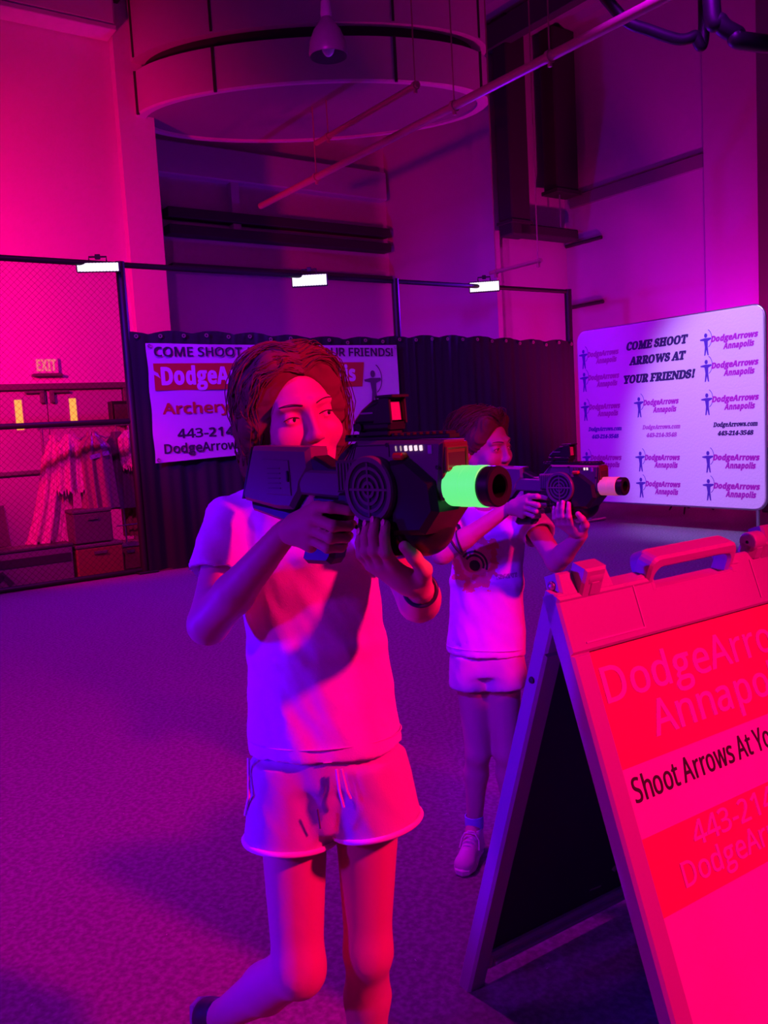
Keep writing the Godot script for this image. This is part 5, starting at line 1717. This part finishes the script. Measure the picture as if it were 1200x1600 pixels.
func girl_two(skin: Material, hairm: Material, nail: Material) -> void:
	var o := Vector3(0.29, 0, -2.58)
	var back := Transform3D(Basis(), -o)
	var gx := blaster_xf(Vector3(0.466, 1.156, -2.28), 45, 0.87)
	blaster("black toy blaster with pale pink tape round its muzzle, held by the smaller girl", gx, lin(0.75, 0.55, 0.5), lin(1.0, 0.16, 0.25), 0.28, 2, "pale pink tape wrap")
	var t := thing("person", "smaller girl in a printed pale T-shirt standing behind, aiming the pink-taped blaster", "person", Transform3D(Basis(), o))
	var hx := Transform3D(rot_y(46) * Basis(Vector3.BACK, deg_to_rad(5)) * Basis(Vector3.RIGHT, deg_to_rad(7)), Vector3(0.304, 1.270, -2.60))
	var shR := Vector3(0.215, 1.055, -2.655)
	var shL := Vector3(0.425, 1.065, -2.595)
	var elR := Vector3(0.160, 0.968, -2.46)
	var elL := Vector3(0.480, 0.935, -2.42)
	var wrR := gx * R_WRIST
	var wrL := gx * L_WRIST
	var knR := Vector3(0.247, 0.325, -2.575)
	var anR := Vector3(0.228, 0.085, -2.60)
	var knL := Vector3(0.335, 0.33, -2.555)
	var anL := Vector3(0.345, 0.085, -2.59)
	var f := Field.new(Vector3(0.10, -0.01, -2.76), Vector3(0.60, 1.24, -2.21), 0.0085)
	f.col(Vector3(0.29, 0.60, -2.59), Vector3(0.30, 0.82, -2.60), Vector3.RIGHT, Vector2(0.098, 0.07), Vector2(0.09, 0.062), 0.01)
	f.col(Vector3(0.30, 0.80, -2.60), Vector3(0.318, 1.03, -2.62), Vector3.RIGHT, Vector2(0.09, 0.062), Vector2(0.086, 0.052), 0.02)
	f.cone(shR, shL, 0.032, 0.032, 0.03)
	f.cone(Vector3(0.315, 1.05, -2.625), Vector3(0.304, 1.185, -2.615), 0.040, 0.039, 0.03)
	f.chain([shR, elR], [0.034, 0.029], 0.02)
	f.chain([elR, elR.lerp(wrR, 0.35), wrR], [0.030, 0.029, 0.0195], 0.012)
	f.chain([shL, elL], [0.034, 0.029], 0.02)
	f.chain([elL, elL.lerp(wrL, 0.3), wrL], [0.030, 0.029, 0.0195], 0.012)
	f.chain([Vector3(0.245, 0.60, -2.60), knR], [0.058, 0.038], 0.02)
	f.chain([knR, knR.lerp(anR, 0.3) + Vector3(0, 0, -0.012), anR], [0.036, 0.037, 0.024], 0.015)
	f.cone(anR, Vector3(0.205, 0.045, -2.54), 0.025, 0.024, 0.012)
	f.chain([Vector3(0.335, 0.60, -2.58), knL], [0.058, 0.038], 0.02)
	f.chain([knL, knL.lerp(anL, 0.3) + Vector3(0, 0, -0.012), anL], [0.036, 0.037, 0.024], 0.015)
	f.cone(anL, Vector3(0.36, 0.045, -2.53), 0.025, 0.024, 0.012)
	var b := MB.new()
	f.into(b, back, null, null, 2)
	head_shape(b, back * hx)
	hands(b, back * gx)
	part("body", b.mesh(), skin, t)
	nails(t, back * gx, nail)
	face_parts(t, back * hx, Vector3(0.2, -0.05, 1))
	part("hair", hair_shape(back * hx, 1, 8).mesh(), hairm, t)
	var side := Vector3(1, 0.05, 0.28)
	var s := Field.new(Vector3(0.13, 0.59, -2.74), Vector3(0.53, 1.13, -2.44), 0.0062)
	var hem := Vector3(0.287, 0.635, -2.585)
	var up1 := Vector3(0.300, 0.86, -2.60)
	s.col(hem, up1, side, Vector2(0.122, 0.09), Vector2(0.108, 0.078), 0.006)
	s.col(up1 - Vector3(0, 0.012, 0), Vector3(0.316, 1.01, -2.618), side, Vector2(0.108, 0.078), Vector2(0.112, 0.078), 0.02)
	s.col(Vector3(0.316, 1.0, -2.618), Vector3(0.316, 1.10, -2.628), side, Vector2(0.112, 0.078), Vector2(0.058, 0.046), 0.02)
	s.cone(shR + Vector3(0.01, 0, 0), Vector3(0.316, 1.078, -2.626), 0.042, 0.04, 0.02)
	s.cone(shL + Vector3(-0.01, 0, 0), Vector3(0.316, 1.078, -2.626), 0.042, 0.04, 0.02)
	var slR := shR.lerp(elR, 0.5)
	var slL := shL.lerp(elL, 0.5)
	s.col(shR - (elR - shR) * 0.05, slR, Vector3.RIGHT, Vector2(0.044, 0.048), Vector2(0.052, 0.054), 0.025)
	s.col(shL - (elL - shL) * 0.05, slL, Vector3.RIGHT, Vector2(0.044, 0.048), Vector2(0.050, 0.054), 0.025)
	s.cone(shR.lerp(elR, 0.33), shR.lerp(elR, 0.8), 0.037, 0.051, 0.003, true)
	s.cone(shL.lerp(elL, 0.33), shL.lerp(elL, 0.8), 0.037, 0.05, 0.003, true)
	s.cone(Vector3(0.315, 1.085, -2.62), Vector3(0.305, 1.17, -2.58), 0.044, 0.055, 0.004, true)
	s.col(hem - Vector3(0, 0.05, 0), hem + Vector3(0, 0.05, 0), side, Vector2(0.113, 0.082), Vector2(0.106, 0.076), 0.003, true)
	b = MB.new()
	var uvf := func(p: Vector3, m: Vector3) -> Vector2:
		return Vector2((p.x - 0.17) / 0.30, (1.10 - p.y) / 0.50) if m.z > 0.0 else Vector2(0.99, 0.99)
	s.into(b, back, folds(13, 0.005), uvf, 2)
	var sm := mat(Color.WHITE, 0.9, 0.0, 0.2)
	sm.albedo_texture = shirt_print()
	var sh := part("t_shirt", b.mesh(), sm, t)
	part("hem_seam", ring_tube(back * (hem + Vector3(0, 0.024, 0)), side, up1 - hem, Vector2(0.1203, 0.0886), 0.0012).mesh(), cloth(lin(0.66, 0.66, 0.66), 44), sh)
	s = Field.new(Vector3(0.14, 0.46, -2.72), Vector3(0.44, 0.78, -2.45), 0.0062)
	s.col(Vector3(0.288, 0.58, -2.587), Vector3(0.29, 0.75, -2.59), side, Vector2(0.114, 0.086), Vector2(0.10, 0.075), 0.01)
	for q in [[Vector3(0.238, 0.535, -2.592), Vector3(0.243, 0.64, -2.592)], [Vector3(0.341, 0.535, -2.572), Vector3(0.335, 0.64, -2.575)]]:
		s.col(q[0], q[1], side, Vector2(0.068, 0.078), Vector2(0.062, 0.076), 0.012)
	for q in [[Vector3(0.238, 0.535, -2.592), Vector3(0.243, 0.64, -2.592)], [Vector3(0.341, 0.535, -2.572), Vector3(0.335, 0.64, -2.575)]]:
		s.cone(q[0].lerp(q[1], -0.4), q[0].lerp(q[1], 0.4), 0.061, 0.05, 0.003, true)
	b = MB.new()
	s.into(b, back, folds(19, 0.004), null, 2)
	part("shorts", b.mesh(), cloth(lin(0.62, 0.58, 0.60), 45), t)
	# twisted cord bracelet
	var wa := elR.lerp(wrR, 0.22)
	var br := ring_tube(back * wa, Vector3.FORWARD, wrR - elR, Vector2(0.0335, 0.0335), 0.0035)
	br.join(ring_tube(back * (wa + Vector3(0.012, 0.006, 0)), Vector3.FORWARD, (wrR - elR).rotated(Vector3.FORWARD, 0.3), Vector2(0.0335, 0.0335), 0.003))
	part("bracelet", br.mesh(), mat(lin(0.015, 0.015, 0.03), 0.6), t)
	var up := mat(lin(0.72, 0.62, 0.64), 0.6)
	var lace := mat(lin(0.85, 0.8, 0.8), 0.7)
	shoe(t, back * Transform3D(rot_y(-22), Vector3(0.213, 0.0, -2.555)), up, lace, lace, 0.92)
	shoe(t, back * Transform3D(rot_y(14), Vector3(0.352, 0.0, -2.555)), up, lace, lace, 0.92)
	for q in [anR, anL]:
		part("sock", MB.new().hard_lathe([Vector2(0.027, -0.02), Vector2(0.030, 0.0), Vector2(0.0295, 0.025), Vector2(0.026, 0.026)], Transform3D(Basis(), back * (q + Vector3(0, 0.005, 0.002))), 18).mesh(), mat(lin(0.3, 0.3, 0.75), 0.8), t)


func shirt_print() -> ImageTexture:   # a loose orange patch with darker curved strokes on white cotton
	var w := 384
	var h := 640
	var im := Image.create(w, h, false, Image.FORMAT_RGB8)
	var n := FastNoiseLite.new()
	n.frequency = 0.03
	n.seed = 77
	var base := lin(0.74, 0.74, 0.74)
	var orange := lin(0.78, 0.22, 0.18)
	var pale := lin(0.80, 0.45, 0.38)
	var ink := lin(0.06, 0.04, 0.08)
	for y in h:
		for x in w:
			var p := Vector2(x / float(w), y / float(h))
			var c := base
			var q := (p - Vector2(0.30, 0.33)) / Vector2(0.25, 0.20)
			q = q.rotated(-0.4)
			var d := q.length() + 0.45 * n.get_noise_2d(x * 0.5, y * 0.5)
			if d < 0.92: c = orange if d > 0.55 else pale
			for e in [0.30, 0.42]:
				var a := (p - Vector2(0.30, 0.36)) / Vector2(0.2, 0.13)
				if absf(a.length() - e * 1.4) < 0.05 and a.angle() > -2.6 and a.angle() < 0.4 and d < 0.95: c = ink
			if ((p - Vector2(0.30, 0.365)) / Vector2(0.05, 0.032)).length() < 1.0: c = ink
			if absf(p.y - 0.435) < 0.014 and p.x > 0.50 and p.x < 0.72 and n.get_noise_2d(x * 4.5, y * 2.5) > -0.15: c = lin(0.3, 0.15, 0.3)
			im.set_pixel(x, y, c)
	return ImageTexture.create_from_image(im)


func _ready() -> void:
	black = mat(lin(0.012, 0.012, 0.014), 0.5)
	metal = mat(lin(0.45, 0.45, 0.45), 0.35, 0.8)
	setup()
	room()
	cage()
	folding_sign()
	people()
	lint()
